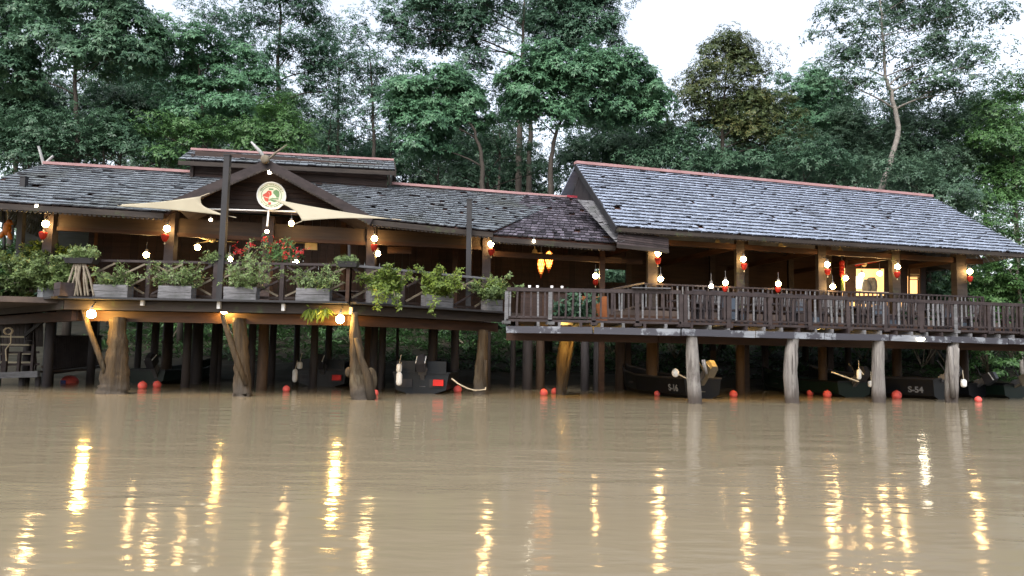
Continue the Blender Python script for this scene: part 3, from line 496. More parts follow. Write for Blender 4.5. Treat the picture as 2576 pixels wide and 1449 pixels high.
# clerestory
cw = LB.off(3.3); ce = LB.off(2.9); cr_ = LB.off(4.1)
P0, P1, P2, P3 = cr_.hit(481, 379), cr_.hit(990, 406), ce.hit(993, 429), ce.hit(449, 402)
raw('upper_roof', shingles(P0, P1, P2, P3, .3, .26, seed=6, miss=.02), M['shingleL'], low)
mb = MB(); mb.beam(P0+Vector((0, 0, .04)), P1+Vector((0, 0, .04)), .28, .08); raw('ridge_cap', mb, M['ridge'], low)
mb = MB(); fascia(mb, P3-Vector((0, 0, .03)), P2-Vector((0, 0, .03)), .16); raw('fascia', mb, M['edge'], low)
mb = MB(); P4 = P1+LB.v.to_3d()*1.3-Vector((0, 0, .6)); mb.slab([P2, P1, P4, P4-Vector((0, 0, .25)), P2-Vector((0, 0, .25))], .06); raw('barge_board', mb, M['edge'], low)
mb = MB(); W0, W1 = cw.hit(487, 430), cw.hit(975, 440)
for k in range(7):
    z0 = 6.7+k*.28; mb.slab([Vector((W0.x, W0.y, z0)), Vector((W1.x, W1.y, z0)), Vector((W1.x, W1.y+.04, z0+.3)), Vector((W0.x, W0.y+.04, z0+.3))], .03)
raw('upper_wall', mb, M['wallboard'], low)
mb = MB(); q0 = Vector((W1.x, W1.y, 6.6)); mb.slab([q0, q0+LB.v.to_3d()*1.8, q0+LB.v.to_3d()*1.8+Vector((0, 0, 1.9)), q0+Vector((0, 0, 1.9))], .05); mb.beam((W0.x-.03, W0.y-.04, 6.6), (W0.x-.03, W0.y-.04, 8.5), .12, .12, (0, 1, 0)); raw('upper_wall', mb, M['darkwood'], low)
# gabled porch
gp = LB.off(-1.42); ap, fL, fR = gp.hit(672, 408), gp.hit(430, 512), gp.hit(932, 549)
for f in (fL, fR):
    d = (f-ap).normalized(); mb = MB(); mb.beam(ap-Vector((0, 0, .06)), f+d*.05-Vector((0, 0, .06)), .07, .27, (0, -1, .0) if 0 else (0, 0, 1)); raw('barge_board', mb, M['rail'], low)
    mb = MB(); n = 34
    for i in range(n):
        a, b_ = lerp(ap, f, i/n), lerp(ap, f, (i+.8)/n); mb.beam(a-Vector((0, .02, .22)), b_-Vector((0, .02, .22)), .05, .06)
    raw('scalloped_trim', mb, M['edge'], low)
    bk = LB.v.to_3d()*3.6; mb = MB(); up = Vector((0, 0, .1)); mb.slab([ap+up, f+up, f+bk+up, ap+bk+up], .07, (0, 0, 1)); raw('porch_roof', mb, M['shingleD'], low)
    mb = MB(); mb.slab([ap+up-Vector((0, 0, .09)), f+up-Vector((0, 0, .09)), f+bk*.35+up-Vector((0, 0, .09)), ap+bk*.35+up-Vector((0, 0, .09))], .03, (0, 0, 1)); raw('porch_ceiling', mb, M['brown'], low)
gw = LB.off(-.75); sc_ = .96
g0, g1, g2 = gw.hit(676, 418), gw.hit(452, 528), gw.hit(912, 548); mb = MB(); k = 11
for i in range(k):
    t0, t1 = i/k, (i+.97)/k; a, b_, c, d = lerp(g0, g1, t0), lerp(g0, g2, t0), lerp(g0, g2, t1), lerp(g0, g1, t1); mb.slab([d, c, b_+Vector((0, .03, 0)), a+Vector((0, .03, 0))], .04, (0, -1, 0))
raw('gable_wall', mb, M['wallboard'], low)
mb = MB(); tb0, tb1 = gw.off(-.2).hit(496, 525), gw.off(-.2).hit(800, 534); mb.tube([tb0, lerp(tb0, tb1, .5), tb1], .028, 6); raw('cross_pipe', mb, M['white'], low)
mb = MB(); c0 = gw.off(-.2).hit(676, 528); c1 = gw.off(-.6).hit(672, 570); mb.tube([c0, c1], .03, 6); raw('cable_pipe', mb, M['white'], low)
mb = MB(); a = LB.off(-.35).hit(676, 545); mb.box((a.x, a.y, (a.z+4.75)/2), (.36, .3, a.z-4.75), math.radians(14)); raw('column_head', mb, M['darkwood'], low)
# crossed finial on the gable
fin = thing('roof_finial', 'crossed bleached wooden horns with a round carved head on the porch gable', 'roof ornament', ap)
for (x0, y0, mt_) in ((632, 357, 'horn'), (722, 364, 'stem')):
    e = gp.hit(x0, y0); mb = MB(); s = gp.hit(676 if x0 < 672 else 668, 412)+Vector((0, -.06 if x0 < 672 else -.1, 0)); mdl = lerp(s, e, .55)+Vector((.04 if x0 < 672 else -.04, 0, 0)); mb.tube([s, mdl, e], [.045, .06, .03] if mt_ == 'horn' else [.03, .035, .015], 8); raw('horn', mb, M[mt_], fin, True)
mb = MB(); c = gp.hit(671, 404); R90 = Matrix.Rotation(math.pi/2, 3, 'X'); mb.lathe([(.08, -.08), (.13, -.06), (.145, 0), (.13, .06), (.08, .08)], c+Vector((0, -.16, 0)), 14, R90); raw('carved_head', mb, M['stem'], fin, True)
fin2 = thing('roof_finial', 'pair of small grey finial sticks crossing on the far left ridge end', 'roof ornament', A1)
for x0, y0 in ((134, 392), (97, 368)):
    mb = MB(); mb.tube([A1, rL.hit(x0, y0)], [.06, .045], 6); raw('horn', mb, M['horn'], fin2)
# round sign
sp = LB.off(-1.0); sc0 = sp.hit(683, 493); rad = (sp.hit(720, 493)-sc0).length; RS = Matrix.Rotation(math.radians(14), 3, 'Z') @ Matrix.Rotation(math.pi/2, 3, 'X')
sg = thing('round_sign', 'round cream emblem sign with green and red motif on the porch gable', 'sign', sc0)
raw('board', MB().lathe([(rad*.95, -.03), (rad*.95, .03)], sc0, 40, RS), M['sign'], sg)
raw('rim', MB().lathe([(rad, -.04), (rad, .05), (rad*.93, .055), (rad*.92, .02)], sc0, 40, RS), M['white'], sg)
def onsign(pts, z, name, mat): 
    mb = MB(); P = [sc0 + RS @ Vector((x*rad, y*rad, .032)) for x, y in pts]; mb.slab([p + RS @ Vector((0, 0, z)) for p in P], z, RS @ Vector((0, 0, 1))); return raw(name, mb, M[mat], sg)
rg = [( .68*math.cos(a*math.pi/24), .68*math.sin(a*math.pi/24)) for a in range(48)]
mb = MB()
for i in range(48):
    a0, a1 = i*math.pi/24, (i+1)*math.pi/24; mb.slab([sc0+RS @ Vector((r_*rad*math.cos(a_), r_*rad*math.sin(a_), .036)) for r_, a_ in ((.66, a0), (.70, a0), (.70, a1), (.66, a1))], .004, RS @ Vector((0, 0, 1)))
raw('emblem_ring', mb, M['signgreen'], sg)
mb = MB(); q = random.Random(4)
for a in list(range(28, 156, 9)) + list(range(212, 332, 9)):
    for k in range(2):
        an = math.radians(a+q.uniform(-2, 2)+k*3); r_ = .80; c = Vector((math.cos(an)*r_*rad, math.sin(an)*r_*rad, .036)); Rz = Matrix.Rotation(an, 3, 'Z')
        ww, hh = q.uniform(.05, .14)*rad, q.uniform(.03, .06)*rad
        if k: ww, hh = hh*.8, ww*.6
        mb.slab([sc0+RS @ (c+Rz @ Vector(v_)) for v_ in ((-ww/2, -hh/2, 0), (ww/2, -hh/2, 0), (ww/2, hh/2, 0), (-ww/2, hh/2, 0))], .004, RS @ Vector((0, 0, 1)))
raw('worn_lettering', mb, M['signmark'], sg)
onsign([(-.42, -.38), (-.22, -.46), (-.12, .05), (-.2, .22), (-.3, .3), (-.36, .2), (-.6, .02)], .01, 'red_motif', 'signred')
onsign([(-.08, -.05), (.02, .1), (-.02, .32), (-.2, .36), (-.3, .3), (-.16, .22)], .01, 'red_motif', 'signred')
onsign([(-.22, -.5), (-.02, -.46), (.0, -.6), (-.16, -.66)], .01, 'red_motif', 'signred')
onsign([(.12, .36), (.32, .46), (.5, .36), (.54, .14), (.5, -.08), (.36, -.1), (.22, .08), (.1, .2)], .01, 'green_motif', 'signgreen')
onsign([(.08, -.12), (.5, -.16), (.48, -.36), (.2, -.44), (-.06, -.34), (-.3, -.36), (-.1, -.26)], .01, 'green_motif', 'signgreen')
onsign([(-.2, .52), (.1, .52), (.12, .42), (-.18, .42)], .01, 'green_motif', 'signgreen')

# ------------------------------------------------------------------ the pavilion
eR, rR = RB.off(-1.2), RB.off(4.3)
pav = thing('open_pavilion', 'open sided wooden dining pavilion with large silver shingle roof and red ridge', 'pavilion', (RB.o.x, RB.o.y, 0))
A, B, C, D = rR.hit(1447, 413), rR.hit(2342, 497), eR.hit(2602, 641), eR.hit(1550, 572)
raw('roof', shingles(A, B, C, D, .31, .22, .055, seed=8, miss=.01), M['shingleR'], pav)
BKR = RB.v.to_3d()*4.6+Vector((0, 0, -3.6))
raw('rear_roof', MB().slab([A-Vector((0, 0, .02)), B-Vector((0, 0, .02)), B+BKR+RB.u.to_3d()*4, A+BKR-RB.u.to_3d()*.6], .06, (0, 0, 1)), M['shingleR'], pav)
raw('hip_roof', shingles(B, B+Vector((.03, .03, 0)), C+BKR*2+Vector((0, 0, 6.8)), C, .31, .26, .055, seed=9), M['shingleR'], pav)
mb = MB(); mb.beam(A+Vector((0, 0, .06)), B+Vector((0, 0, .06)), .32, .12); raw('ridge_cap', mb, M['ridge'], pav)
mb = MB(); fascia(mb, D, C, .14, .05, 0, .04, 90); raw('fascia', mb, M['edge'], pav)
raftered(pav, A, B, C, D, 22)
mb = MB(); nG = (D-A).normalized(); mb.beam(A-Vector((0, 0, .1)), D-Vector((0, 0, .1)), .06, .24); mb.beam(A-Vector((0, 0, .1)), rR.off(4.2).hit(1415, 505), .06, .24); raw('barge_board', mb, M['pole'], pav)
gv = RB.off(4.3); gq0 = A+RB.u.to_3d()*.25-Vector((0, 0, .3)); gf = D+RB.u.to_3d()*.3-Vector((0, 0, .25)); gb = A+BKR+RB.u.to_3d()*.3-Vector((0, 0, .3))
raw('gable_wall', MB().slab([gf, gq0, gb], .05), M['blackpost'], pav)
# lower skirt roof on the gable side
S0, S1, S2, S3 = RB.off(2.2).hit(1452, 503), RB.off(1.4).hit(1512, 507), eR.off(.1).hit(1590, 600), eR.off(-.1).hit(1552, 614)
raw('skirt_roof', shingles(S0, S1, S2, S3, .22, .4, .015, seed=10, miss=0), M['weather'], pav)
mb = MB(); s4, s5, s6 = eR.off(.15).hit(1556, 578), eR.off(.15).hit(1682, 598), eR.off(.15).hit(1682, 628)
for i in range(6): mb.slab([lerp(s4, S3, (i+.95)/6), lerp(s5, s6, (i+.95)/6), lerp(s5, s6, i/6)+Vector((0, .02, 0)), lerp(s4, S3, i/6)+Vector((0, .02, 0))], .03, (0, -1, 0))
raw('skirt_wall', mb, M['rail'], pav)
mb = MB(); fascia(mb, S3, s6, .13, .05); raw('fascia', mb, M['edge'], pav)
pcx = [1640, 1860, 2065, 2250, 2412]; pP = [RB.hit(x, 690) for x in pcx]
for i, p in enumerate(pP):
    mb = MB(); wd = [.36, .3, .3, .32, .42][i]; mb.tube([(p.x, p.y, -1.2), (p.x, p.y, 2.2)], wd*.56, 12, wob=.03, rng=rng); raw('stilt', mb, M['post'], pav, True)
    mb = MB(); mb.beam((p.x, p.y, 2.2), (p.x, p.y, 6.2), wd, wd, (0, 1, 0)); raw('column', mb, M['edge'], pav)
for i in range(3):
    for j in range(2):
        p = RB.off(2.8+j*2.6).at(1.6+i*4.2, 0); mb = MB(); mb.beam(p, p+Vector((0, 0, 6.4)), .24, .24, (0, 1, 0)); raw('column', mb, M['darkwood'], pav)
pf = [RB.off(-.4).at(-2.2, 3.0), RB.off(-.4).at(17, 3.0), RB.off(7.5).at(17, 3.0), RB.off(7.5).at(-2.2, 3.0)]
raw('floor', MB().slab(pf, .2, (0, 0, 1)), M['floor'], pav)
mb = MB(); mb.beam(RB.off(-.36).at(-2.2, 2.68), RB.off(-.36).at(17, 2.68), .12, .24); mb.beam(RB.off(-.3).at(-2.2, 2.0), RB.off(-.3).at(17, 2.0), .16, .22); raw('floor_beam', mb, M['brown'], pav)
mb = MB(); mb.beam(RB.at(-1.9, 5.55), RB.at(15.5, 5.6), .14, .2); raw('tie_beam', mb, M['brown'], pav)
for i in range(5):
    mb = MB(); t0 = RB.t(pP[i]); mb.beam(RB.at(t0, 5.6), RB.off(6.5).at(t0, 5.6), .13, .2); raw('tie_beam', mb, M['brown'], pav)
# low plank wall at the back of the dining floor, its right part the kitchen
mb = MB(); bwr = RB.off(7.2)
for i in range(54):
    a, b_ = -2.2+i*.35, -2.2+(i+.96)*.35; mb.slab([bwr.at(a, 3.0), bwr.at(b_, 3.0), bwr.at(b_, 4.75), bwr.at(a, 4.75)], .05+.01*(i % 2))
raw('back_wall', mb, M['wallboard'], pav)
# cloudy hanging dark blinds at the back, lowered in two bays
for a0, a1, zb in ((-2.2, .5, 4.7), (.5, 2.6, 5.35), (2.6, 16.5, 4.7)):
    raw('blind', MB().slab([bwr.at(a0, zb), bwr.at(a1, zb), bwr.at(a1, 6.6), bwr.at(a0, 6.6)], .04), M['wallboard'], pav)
# kitchen block
kt = thing('kitchen_hut', 'small plank kitchen hut with lit serving hatch and lit louvre window', 'hut', RB.off(2.6).at(9.4, 3.0))
kf = RB.off(2.6); kz = 3.0
K = lambda x, y: kf.hit(x, y)
def kwall(x0, x1, y0, y1): p, q_, r_, s_ = K(x0, y1), K(x1, y1), K(x1, y0), K(x0, y0); return [p, q_, r_, s_]
mb = MB(); 
for x0, x1, y0, y1 in ((2128, 2154, 640, 760), (2154, 2226, 640, 676), (2226, 2283, 640, 760), (2283, 2314, 640, 676), (2314, 2330, 640, 765), (2154, 2226, 744, 765), (2283, 2314, 740, 765)):
    mb.slab(kwall(x0, x1, y0, y1), .06)
raw('wall', mb, M['wallboard'], kt)
w0 = K(2330, 765); w1 = K(2330, 640); bk = RB.v.to_3d()*3; raw('wall', MB().slab([w0, w0+bk, w1+bk, w1], .06), M['wallboard'], kt)
p = [P_+RB.v.to_3d()*1.2 for P_ in kwall(2166, 2325, 668, 770)]; raw('lit_back', MB().slab(p, .05), M['litroom'], kt)
p = [P_+RB.v.to_3d()*.6 for P_ in kwall(2173, 2195, 692, 722)]; p = [P_+RB.v.to_3d()*.12 for P_ in kwall(2284, 2313, 694, 738)]; raw('lit_pane', MB().slab(p, .03), M['litroom'], kt)
p = [P_+RB.v.to_3d()*.6 for P_ in kwall(2173, 2195, 692, 722)]; raw('lit_screen', MB().slab(p, .04), M['litpanel'], kt)
mb = MB(); p = K(2150, 734); q_ = K(2228, 738); mb.beam(p-RB.v.to_3d()*.1, q_-RB.v.to_3d()*.1, .35, .06); raw('hatch_shelf', mb, M['white'], kt)
mb = MB(); p = K(2196, 735); mb.lathe([(.16, 0), (.2, .25), (.18, .45), (.1, .6)], p+RB.v.to_3d()*.4, 12); p = K(2214, 735); mb.lathe([(.2, 0), (.24, .3), (.22, .55), (.14, .7)], p+RB.v.to_3d()*.5, 12); raw('counter_sacks', mb, M['tarp'], kt, True)
mb = MB()
for i in range(3):
    y = 690+i*6.2; mb.beam(K(2286, y), K(2312, y+.5), .05, .05)
raw('louvre', mb, M['fan'], kt)
mb = MB()
for x in (2285, 2313): mb.beam(K(x, 676)-RB.v.to_3d()*.04, K(x, 742)-RB.v.to_3d()*.04, .06, .06, (0, 1, 0))
raw('window_frame', mb, M['brown'], kt)
mb = MB(); a, b_ = kf.off(-.5).hit(2255, 626), kf.off(-.5).hit(2402, 668); mb.slab([a, b_, b_+bk, a+bk], .1, (0, 0, 1)); mb.beam(a-Vector((0, 0, .12)), b_-Vector((0, 0, .12)), .06, .3); raw('roof', mb, M['edge'], kt)
rs = thing('red_banner', 'faded red sloping banner over the kitchen serving hatch', 'banner', K(2170, 660)); p = [kf.off(-.15).hit(*v_) for v_ in ((2152, 670), (2215, 658), (2213, 644), (2152, 658))]; raw('cloth', MB().slab(p, .03), M['red'], rs)
cp = thing('pale_plaque', 'small pale oval plaque high on the kitchen wall', 'plaque', K(2174, 655)); c = kf.off(-.12).hit(2174, 661); raw('plaque', MB().ball(c, .14, .03, .2), M['fan'], cp, True)

# ------------------------------------------------------------------ terrace of the low house
FRONT_Y = 21.25
tc = [az(-90, 785, 2.62), az(0, 768, 2.62), ay(165, 750, FRONT_Y), ay(880, 771, FRONT_Y), az(1270, 795, 2.62)]
for p in tc: p.z = 2.66
cornerL, cornerR = tc[2].copy(), tc[3].copy()
endR = tc[4].copy(); farL = tc[0].copy()
ter = thing('river_terrace', 'dark wooden terrace jutting over the river on log stilts', 'terrace', cornerL)
poly = [farL, cornerL, cornerR, endR, LB.off(-1.0).at(9.3, 2.66), LB.off(-1.0).at(-11, 2.66)]
raw('deck', MB().slab([p+Vector((0, 0, .08)) for p in poly], .08, (0, 0, 1)), M['floor'], ter)
def segs(pts): return list(zip(pts[:-1], pts[1:]))
front = [farL, cornerL, cornerR, endR]
for a, b_ in segs(front):
    n_ = Vector(((b_-a).y, -(b_-a).x, 0)).normalized()
    mb = MB(); mb.beam(a+n_*.12+Vector((0, 0, .06)), b_+n_*.12+Vector((0, 0, .06)), .5, .06); raw('ledge', mb, M['pole'], ter)
    mb = MB(); mb.beam(a-Vector((0, 0, .13)), b_-Vector((0, 0, .13)), .09, .26); raw('edge_beam', mb, M['edge'], ter)
    mb = MB(); mb.beam(a-n_*.45-Vector((0, 0, .42)), b_-n_*.45-Vector((0, 0, .42)), .2, .3); raw('bearer', mb, M['brown'], ter)
for i in range(12):
    t_ = (i+.5)/12; p = lerp(cornerL, cornerR, t_); mb = MB(); mb.beam(p+Vector((0, .1, -.12)), p+Vector((.6, 3.4, -.12)), .09, .2); raw('joist', mb, M['darkwood'], ter)
for x, y in ((359, 760), (551, 768), (713, 773), (883, 782)):
    p = ay(x, y, FRONT_Y-.1); mb = MB(); mb.box(p, (.09, .1, .2)); raw('joist_end', mb, M['white' if x != 883 else 'fan'], ter)
# railing with crossed sticks
rt = thing('terrace_railing', 'dark terrace railing of posts with crossed sticks behind planter boxes', 'railing', cornerL+Vector((0, .3, 0)))
rail_pts = [farL+Vector((.3, .3, 0)), cornerL+Vector((.25, .32, 0)), cornerR+Vector((-.12, .32, 0)), endR+Vector((-.3, .1, 0))]
q = random.Random(8)
for si, (a, b_) in enumerate(segs(rail_pts)):
    top = Vector((0, 0, 1.2)); L_ = (b_-a).length; mb = MB(); mb.beam(a+top, b_+top, .11, .07); raw('top_rail', mb, M['rail' if si < 2 else 'weather'], rt)
    mb = MB(); mb.beam(a+Vector((0, 0, .2)), b_+Vector((0, 0, .2)), .06, .07); raw('bottom_rail', mb, M['darkwood'], rt)
    n = max(2, round(L_/1.75))
    for i in range(n+1):
        p = lerp(a, b_, i/n); mb = MB(); mb.beam(p, p+Vector((0, 0, 1.17)), .12, .12, (0, 1, 0)); raw('post', mb, M['rail'], rt)
    for i in range(n):
        p, p2 = lerp(a, b_, (i+.06)/n), lerp(a, b_, (i+.94)/n); mp_ = lerp(p, p2, .5)
        for (s_, e_) in ((p+Vector((0, -.03, .25)), p2+Vector((0, -.03, 1.12))), (p+Vector((0, .03, 1.12)), p2+Vector((0, .03, .25))), (p+Vector((0, -.02, .7)), mp_+Vector((0, -.02, 1.14))), (p2+Vector((0, -.02, .7)), mp_+Vector((0, -.02, .22)))):
            mb = MB(); mb.beam(s_, e_, .035, .055); raw('brace', mb, M['stem' if q.random() < .7 else 'rail'], rt)
# tall poles on the terrace
for lb, x0, y0, x1, y1, Yp in (('tall grey sail pole at the left end of the terrace', 61, 447, 44, 720, 23.2), ('tallest grey sail pole, at the terrace front before the porch', 573, 393, 553, 750, 21.55), ('tall grey sail pole near the right end of the terrace', 1181, 504, 1178, 785, 24.6), ('thin bare pole below the orange carving at far left', 9, 520, 12, 700, 24.2)):
    a, b_ = ay(x0, y0, Yp), ay(x1, y1, Yp); o = thing('sail_pole', lb, 'pole', b_, 'poles on the terrace'); mb = MB(); w_ = .17 if Yp != 24.2 else .07; mb.beam(b_-Vector((0, 0, .1)), a, w_, w_, (0, 1, 0)); raw('shaft', mb, M['pole'], o)
    mb = MB(); mb.box(a+Vector((0, 0, .02)), (w_+.03, w_+.03, .04)); raw('cap', mb, M['pole'], o)
# shade sails
def sail(label, P, sag):
    o = thing('shade_sail', label, 'shade sail', P[0], 'cream sails on the terrace'); a, b_, c = P; n = 14; cen = (a+b_+c)/3; V = []; F = []; id_ = {}
    for i in range(n+1):
        for j in range(n+1-i):
            u, v = i/n, j/n; w_ = 1-u-v; p = a*w_+b_*u+c*v
            e = 1-27*0  # edges curve towards the centre
            k = sag*(4*u*w_*(1-v)**2 + 4*u*v*(1-w_)**2 + 4*v*w_*(1-u)**2)/1.0
            p = lerp(p, cen, min(.8, k)); id_[i, j] = len(V); V.append(p)
    for i in range(n):
        for j in range(n-i):
            F.append((id_[i, j], id_[i+1, j], id_[i, j+1]))
            if i+j < n-1: F.append((id_[i+1, j], id_[i+1, j+1], id_[i, j+1]))
    mb = MB().add(V, F); s_ = raw('canvas', mb, M['sail'], o, True); md = s_.modifiers.new('thick', 'SOLIDIFY'); md.thickness = .012
    mb = MB()
    for p in P: mb.tube([p, p+(p-cen).normalized()*.3], .012, 5)
    raw('cord', mb, M['rope'], o)
sail('cream triangular shade sail left of the porch', [ay(250, 517, 22.6), ay(505, 494, 21.9), ay(572, 543, 21.7)], .26)
sail('cream triangular shade sail right of the round sign', [ay(682, 500, 22.2), ay(985, 551, 22.6), ay(760, 556, 21.8)], .22)
# ------------------------------------------------------------------ outer deck of the pavilion
dk = [Vector((-.15, 21.6, 0)), Vector((4.95, 21.6, 0)), DK.at(17.5, 0)]
dz = [0, 0, .07]
od = thing('outer_deck', 'outer wooden deck of the pavilion on grey logs over the water', 'deck', dk[1])
Z = lambda p, z: Vector((p.x, p.y, z))
back = [RB.off(-.42).at(-5.0, 2.36), RB.off(-.42).at(16.5, 2.36)]
raw('planks', MB().slab([Z(dk[0], 2.36), Z(dk[1], 2.36), Z(dk[2], 2.4), back[1], back[0]], .05, (0, 0, 1)), M['floor'], od)
q = random.Random(21)
for i, (a, b_) in enumerate(segs(dk)):
    za, zb = dz[i], dz[i+1]; n_ = Vector(((b_-a).y, -(b_-a).x, 0)).normalized(); L_ = (b_-a).length; n = max(1, round(L_/2.6))
    for k in range(n):
        p, e = lerp(a, b_, k/n), lerp(a, b_, (k+.985)/n); d_ = q.uniform(-.015, .015); mb = MB(); mb.beam(Z(p, 2.07+d_+lerp(za, zb, k/n)*.3), Z(e, 2.07-d_+lerp(za, zb, k/n)*.3), .16, .2); raw('edge_beam', mb, M['beam'], od)
    mb = MB(); mb.beam(Z(a, 1.9)-n_*1.4, Z(b_, 1.9)-n_*1.4, .2, .26); raw('bearer', mb, M['brown'], od)
    mb = MB(); mb.beam(Z(a, 2.335+za)+n_*.03, Z(b_, 2.335+zb)+n_*.03, .05, .07); raw('deck_edge', mb, M['rail'], od)
    for k in range(int(L_/.62)):
        p = lerp(a, b_, (k+.5)*.62/L_); mb = MB(); mb.beam(Z(p, 2.235)+n_*.09, Z(p, 2.235)-n_*2.6, .08, .13); raw('joist', mb, M['weather' if k % 3 else 'rail'], od)
mb = MB(); mb.beam(Z(dk[0], 2.2)+Vector((.04, .1, 0)), back[0]+Vector((0, 0, -.16)), .1, .3); raw('edge_beam', mb, M['edge'], od)
def railing(label, pts, z0, z1, name, mats, step, bw_, postw=.11, pstep=1.42, below=0.0, toph=.11, group=None, lift=(0, 0, 0)):
    rt_ = thing(name, label, 'railing', Z(pts[0], z0), group); q = random.Random(len(label))
    for i, (a, b_) in enumerate(segs(pts)):
        za, zb = lift[i], lift[i+1]; L_ = (b_-a).length
        mb = MB(); mb.beam(Z(a, z1+za), Z(b_, z1+zb), .13, toph); raw('top_rail', mb, M[mats], rt_)
        mb = MB(); mb.beam(Z(a, z0+.07+za), Z(b_, z0+.07+zb), .06, .06); raw('bottom_rail', mb, M[mats], rt_)
        n = max(1, round(L_/pstep))
        for k in range(n+1):
            p = lerp(a, b_, k/n); zz = lerp(za, zb, k/n); mb = MB(); mb.beam(Z(p, z0-below+zz), Z(p, z1+zz-toph*.5), postw, postw, (0, 1, 0))
            if below: mb.box(Z(p, z0-below+.07+zz), (postw+.09, postw+.12, .09), q.uniform(0, .4))
            raw('post', mb, M[mats if q.random() < .7 else 'weather'] if below else M[mats], rt_)
        m_ = int(L_/step)
        for k in range(m_):
            s_ = (k+.5)/m_
            if q.random() < .015: continue
            p = lerp(a, b_, s_); zz = lerp(za, zb, s_); dx = q.uniform(-.012, .012); mb = MB(); mb.beam(Z(p, z0+.08+zz)+Vector((dx, -.035, 0)), Z(p, z1-.02+zz)+Vector((-dx, -.035, 0)), bw_*q.uniform(.85, 1.15), .03, (0, 1, 0)); raw('baluster', mb, M[mats if q.random() < .72 else 'weather'], rt_)
    return rt_
railing('brown purple baluster railing along the left front of the outer deck', [dk[0], dk[1]], 2.37, 3.24, 'deck_railing', 'rail', .2, .05, below=.17)
railing('long baluster railing receding along the right front of the outer deck', [dk[1]+Vector((.14, .05, 0)), dk[2]], 2.37, 3.24, 'deck_railing', 'rail', .2, .055, below=.17, lift=(0, .13))
ir0, ir1 = RB.off(-.36).hit(1618, 712), RB.off(-.36).hit(2472, 746)
railing('slender inner railing along the raised dining floor', [Z(ir0, 0), Z(ir1, 0)], 3.02, ir0.z-.03, 'floor_railing', 'rail', .21, .05, .08, 1.7, toph=.06, lift=(0, ir1.z-ir0.z))
st = ay(1540, 728, 24.6); railing('short sloping side railing where steps go up to the dining floor', [Z(st, 0), Z(ir0, 0)], 2.7, st.z, 'step_railing', 'rail', .3, .05, .08, 2.5, toph=.06, lift=(0, ir0.z-st.z))
nb = thing('loose_board', 'pale loose board lying on the rail near the deck bend', 'board', ay(1640, 727, 21.5)); mb = MB(); mb.beam(ay(1590, 729, 21.5)+Vector((0, 0, .06)), ay(1686, 731, 21.5)+Vector((0, 0, .06)), .2, .025); raw('plank', mb, M['weather'], nb)

# ------------------------------------------------------------------ logs and stilts
def log(label, pts, Y, mat, name='log_stilt', group='front log stilts', braces=(), wob=.05, seed=1, n=14, extra=()):
    """pts: (x, y, width) in photo pixels; Y a depth or a Line"""
    q = random.Random(seed); hit = (lambda x, y: Y.hit(x, y)) if isinstance(Y, Line) else (lambda x, y: ay(x, y, Y))
    P = [hit(x, y) for x, y, w_ in pts]; s = P[0].y/FPX; R_ = [w_*s/2 for x, y, w_ in pts]
    d = P[-1]-P[-2]; P.append(P[-1] + d.normalized()*1.4); R_.append(R_[-1])
    pp, rr = [], []
    for i in range(len(P)-1):
        for j in range(4): t_ = j/4; pp.append(lerp(P[i], P[i+1], t_)+Vector((q.uniform(-1, 1), q.uniform(-1, 1), 0))*wob*R_[i]*.8); rr.append(lerp(R_[i], R_[i+1], t_)*(1+q.uniform(-wob, wob)))
    pp.append(P[-1]); rr.append(R_[-1]); root = thing(name, label, 'log stilt', P[-1], group)
    mb = MB(); k = len(mb.v); mb.tube(pp, rr, n, wob=0)
    # long flutes and bulges run down the log
    ph = [q.uniform(0, 6.28) for _ in range(4)]; V = []
    for i, v in enumerate(mb.v):
        r_i, j = divmod(i, n); th = 2*math.pi*j/n; f = 1 + wob*1.3*(math.sin(2*th+ph[0]+r_i*.12) + .7*math.sin(3*th+ph[1]-r_i*.2) + .6*math.sin(5*th+ph[2])) + q.uniform(-.02, .02); c = pp[r_i]; v = Vector(v); V.append(tuple(c+(v-c)*f))
    mb.v = V; raw('trunk', mb, M[mat], root, True)
    for br in braces:
        bp_ = [hit(x, y)+Vector((0, -.22, 0)) for x, y, w_ in br]; mb = MB(); mb.tube(bp_, [w_*s/2 for x, y, w_ in br], 8, wob=.05, rng=q); raw('brace', mb, M['log' if mat != 'greylog' else mat], root, True)
    for (x, y, rx, ry) in extra:
        mb = MB(); mb.ball(hit(x, y)+Vector((0, -.05, 0)), rx*s, rx*s*.8, ry*s, 10, 7); raw('knot', mb, M[mat], root, True)
    return root
log('thick gnarled log stilt at the left with a leaning round brace', [(298, 800, 40), (295, 850, 44), (296, 890, 50), (291, 930, 56), (288, 970, 62), (287, 992, 66)], 21.55, 'log', seed=1, wob=.09, braces=[[(218, 772, 12), (236, 830, 13), (258, 888, 14), (282, 955, 14)]], extra=[(276, 905, 10, 30)])
log('tapered pale log stilt left of centre lit yellow, splinted with a slanting pole', [(599, 800, 30), (603, 850, 33), (608, 900, 36), (608, 950, 42), (610, 985, 47), (610, 1000, 49)], 21.5, 'log', seed=2, wob=.08, braces=[[(566, 792, 11), (584, 850, 14), (604, 910, 16), (626, 968, 12)]])
log('twisted log stilt with a forked root and knot under the terrace corner', [(893, 785, 13), (893, 830, 22), (897, 880, 28), (896, 930, 34), (904, 968, 50), (914, 1008, 58)], 21.1, 'log', seed=3, wob=.1, braces=[[(900, 850, 12), (912, 900, 15), (930, 950, 22), (938, 1005, 26)]], extra=[(878, 936, 9, 13), (932, 958, 18, 34)])
log('slim log stilt with rope loops near the right end of the terrace', [(1216, 830, 24), (1213, 880, 26), (1209, 930, 31), (1207, 987, 34)], 24.6, 'log', seed=4, braces=[[(1222, 905, 7), (1221, 975, 9)]])
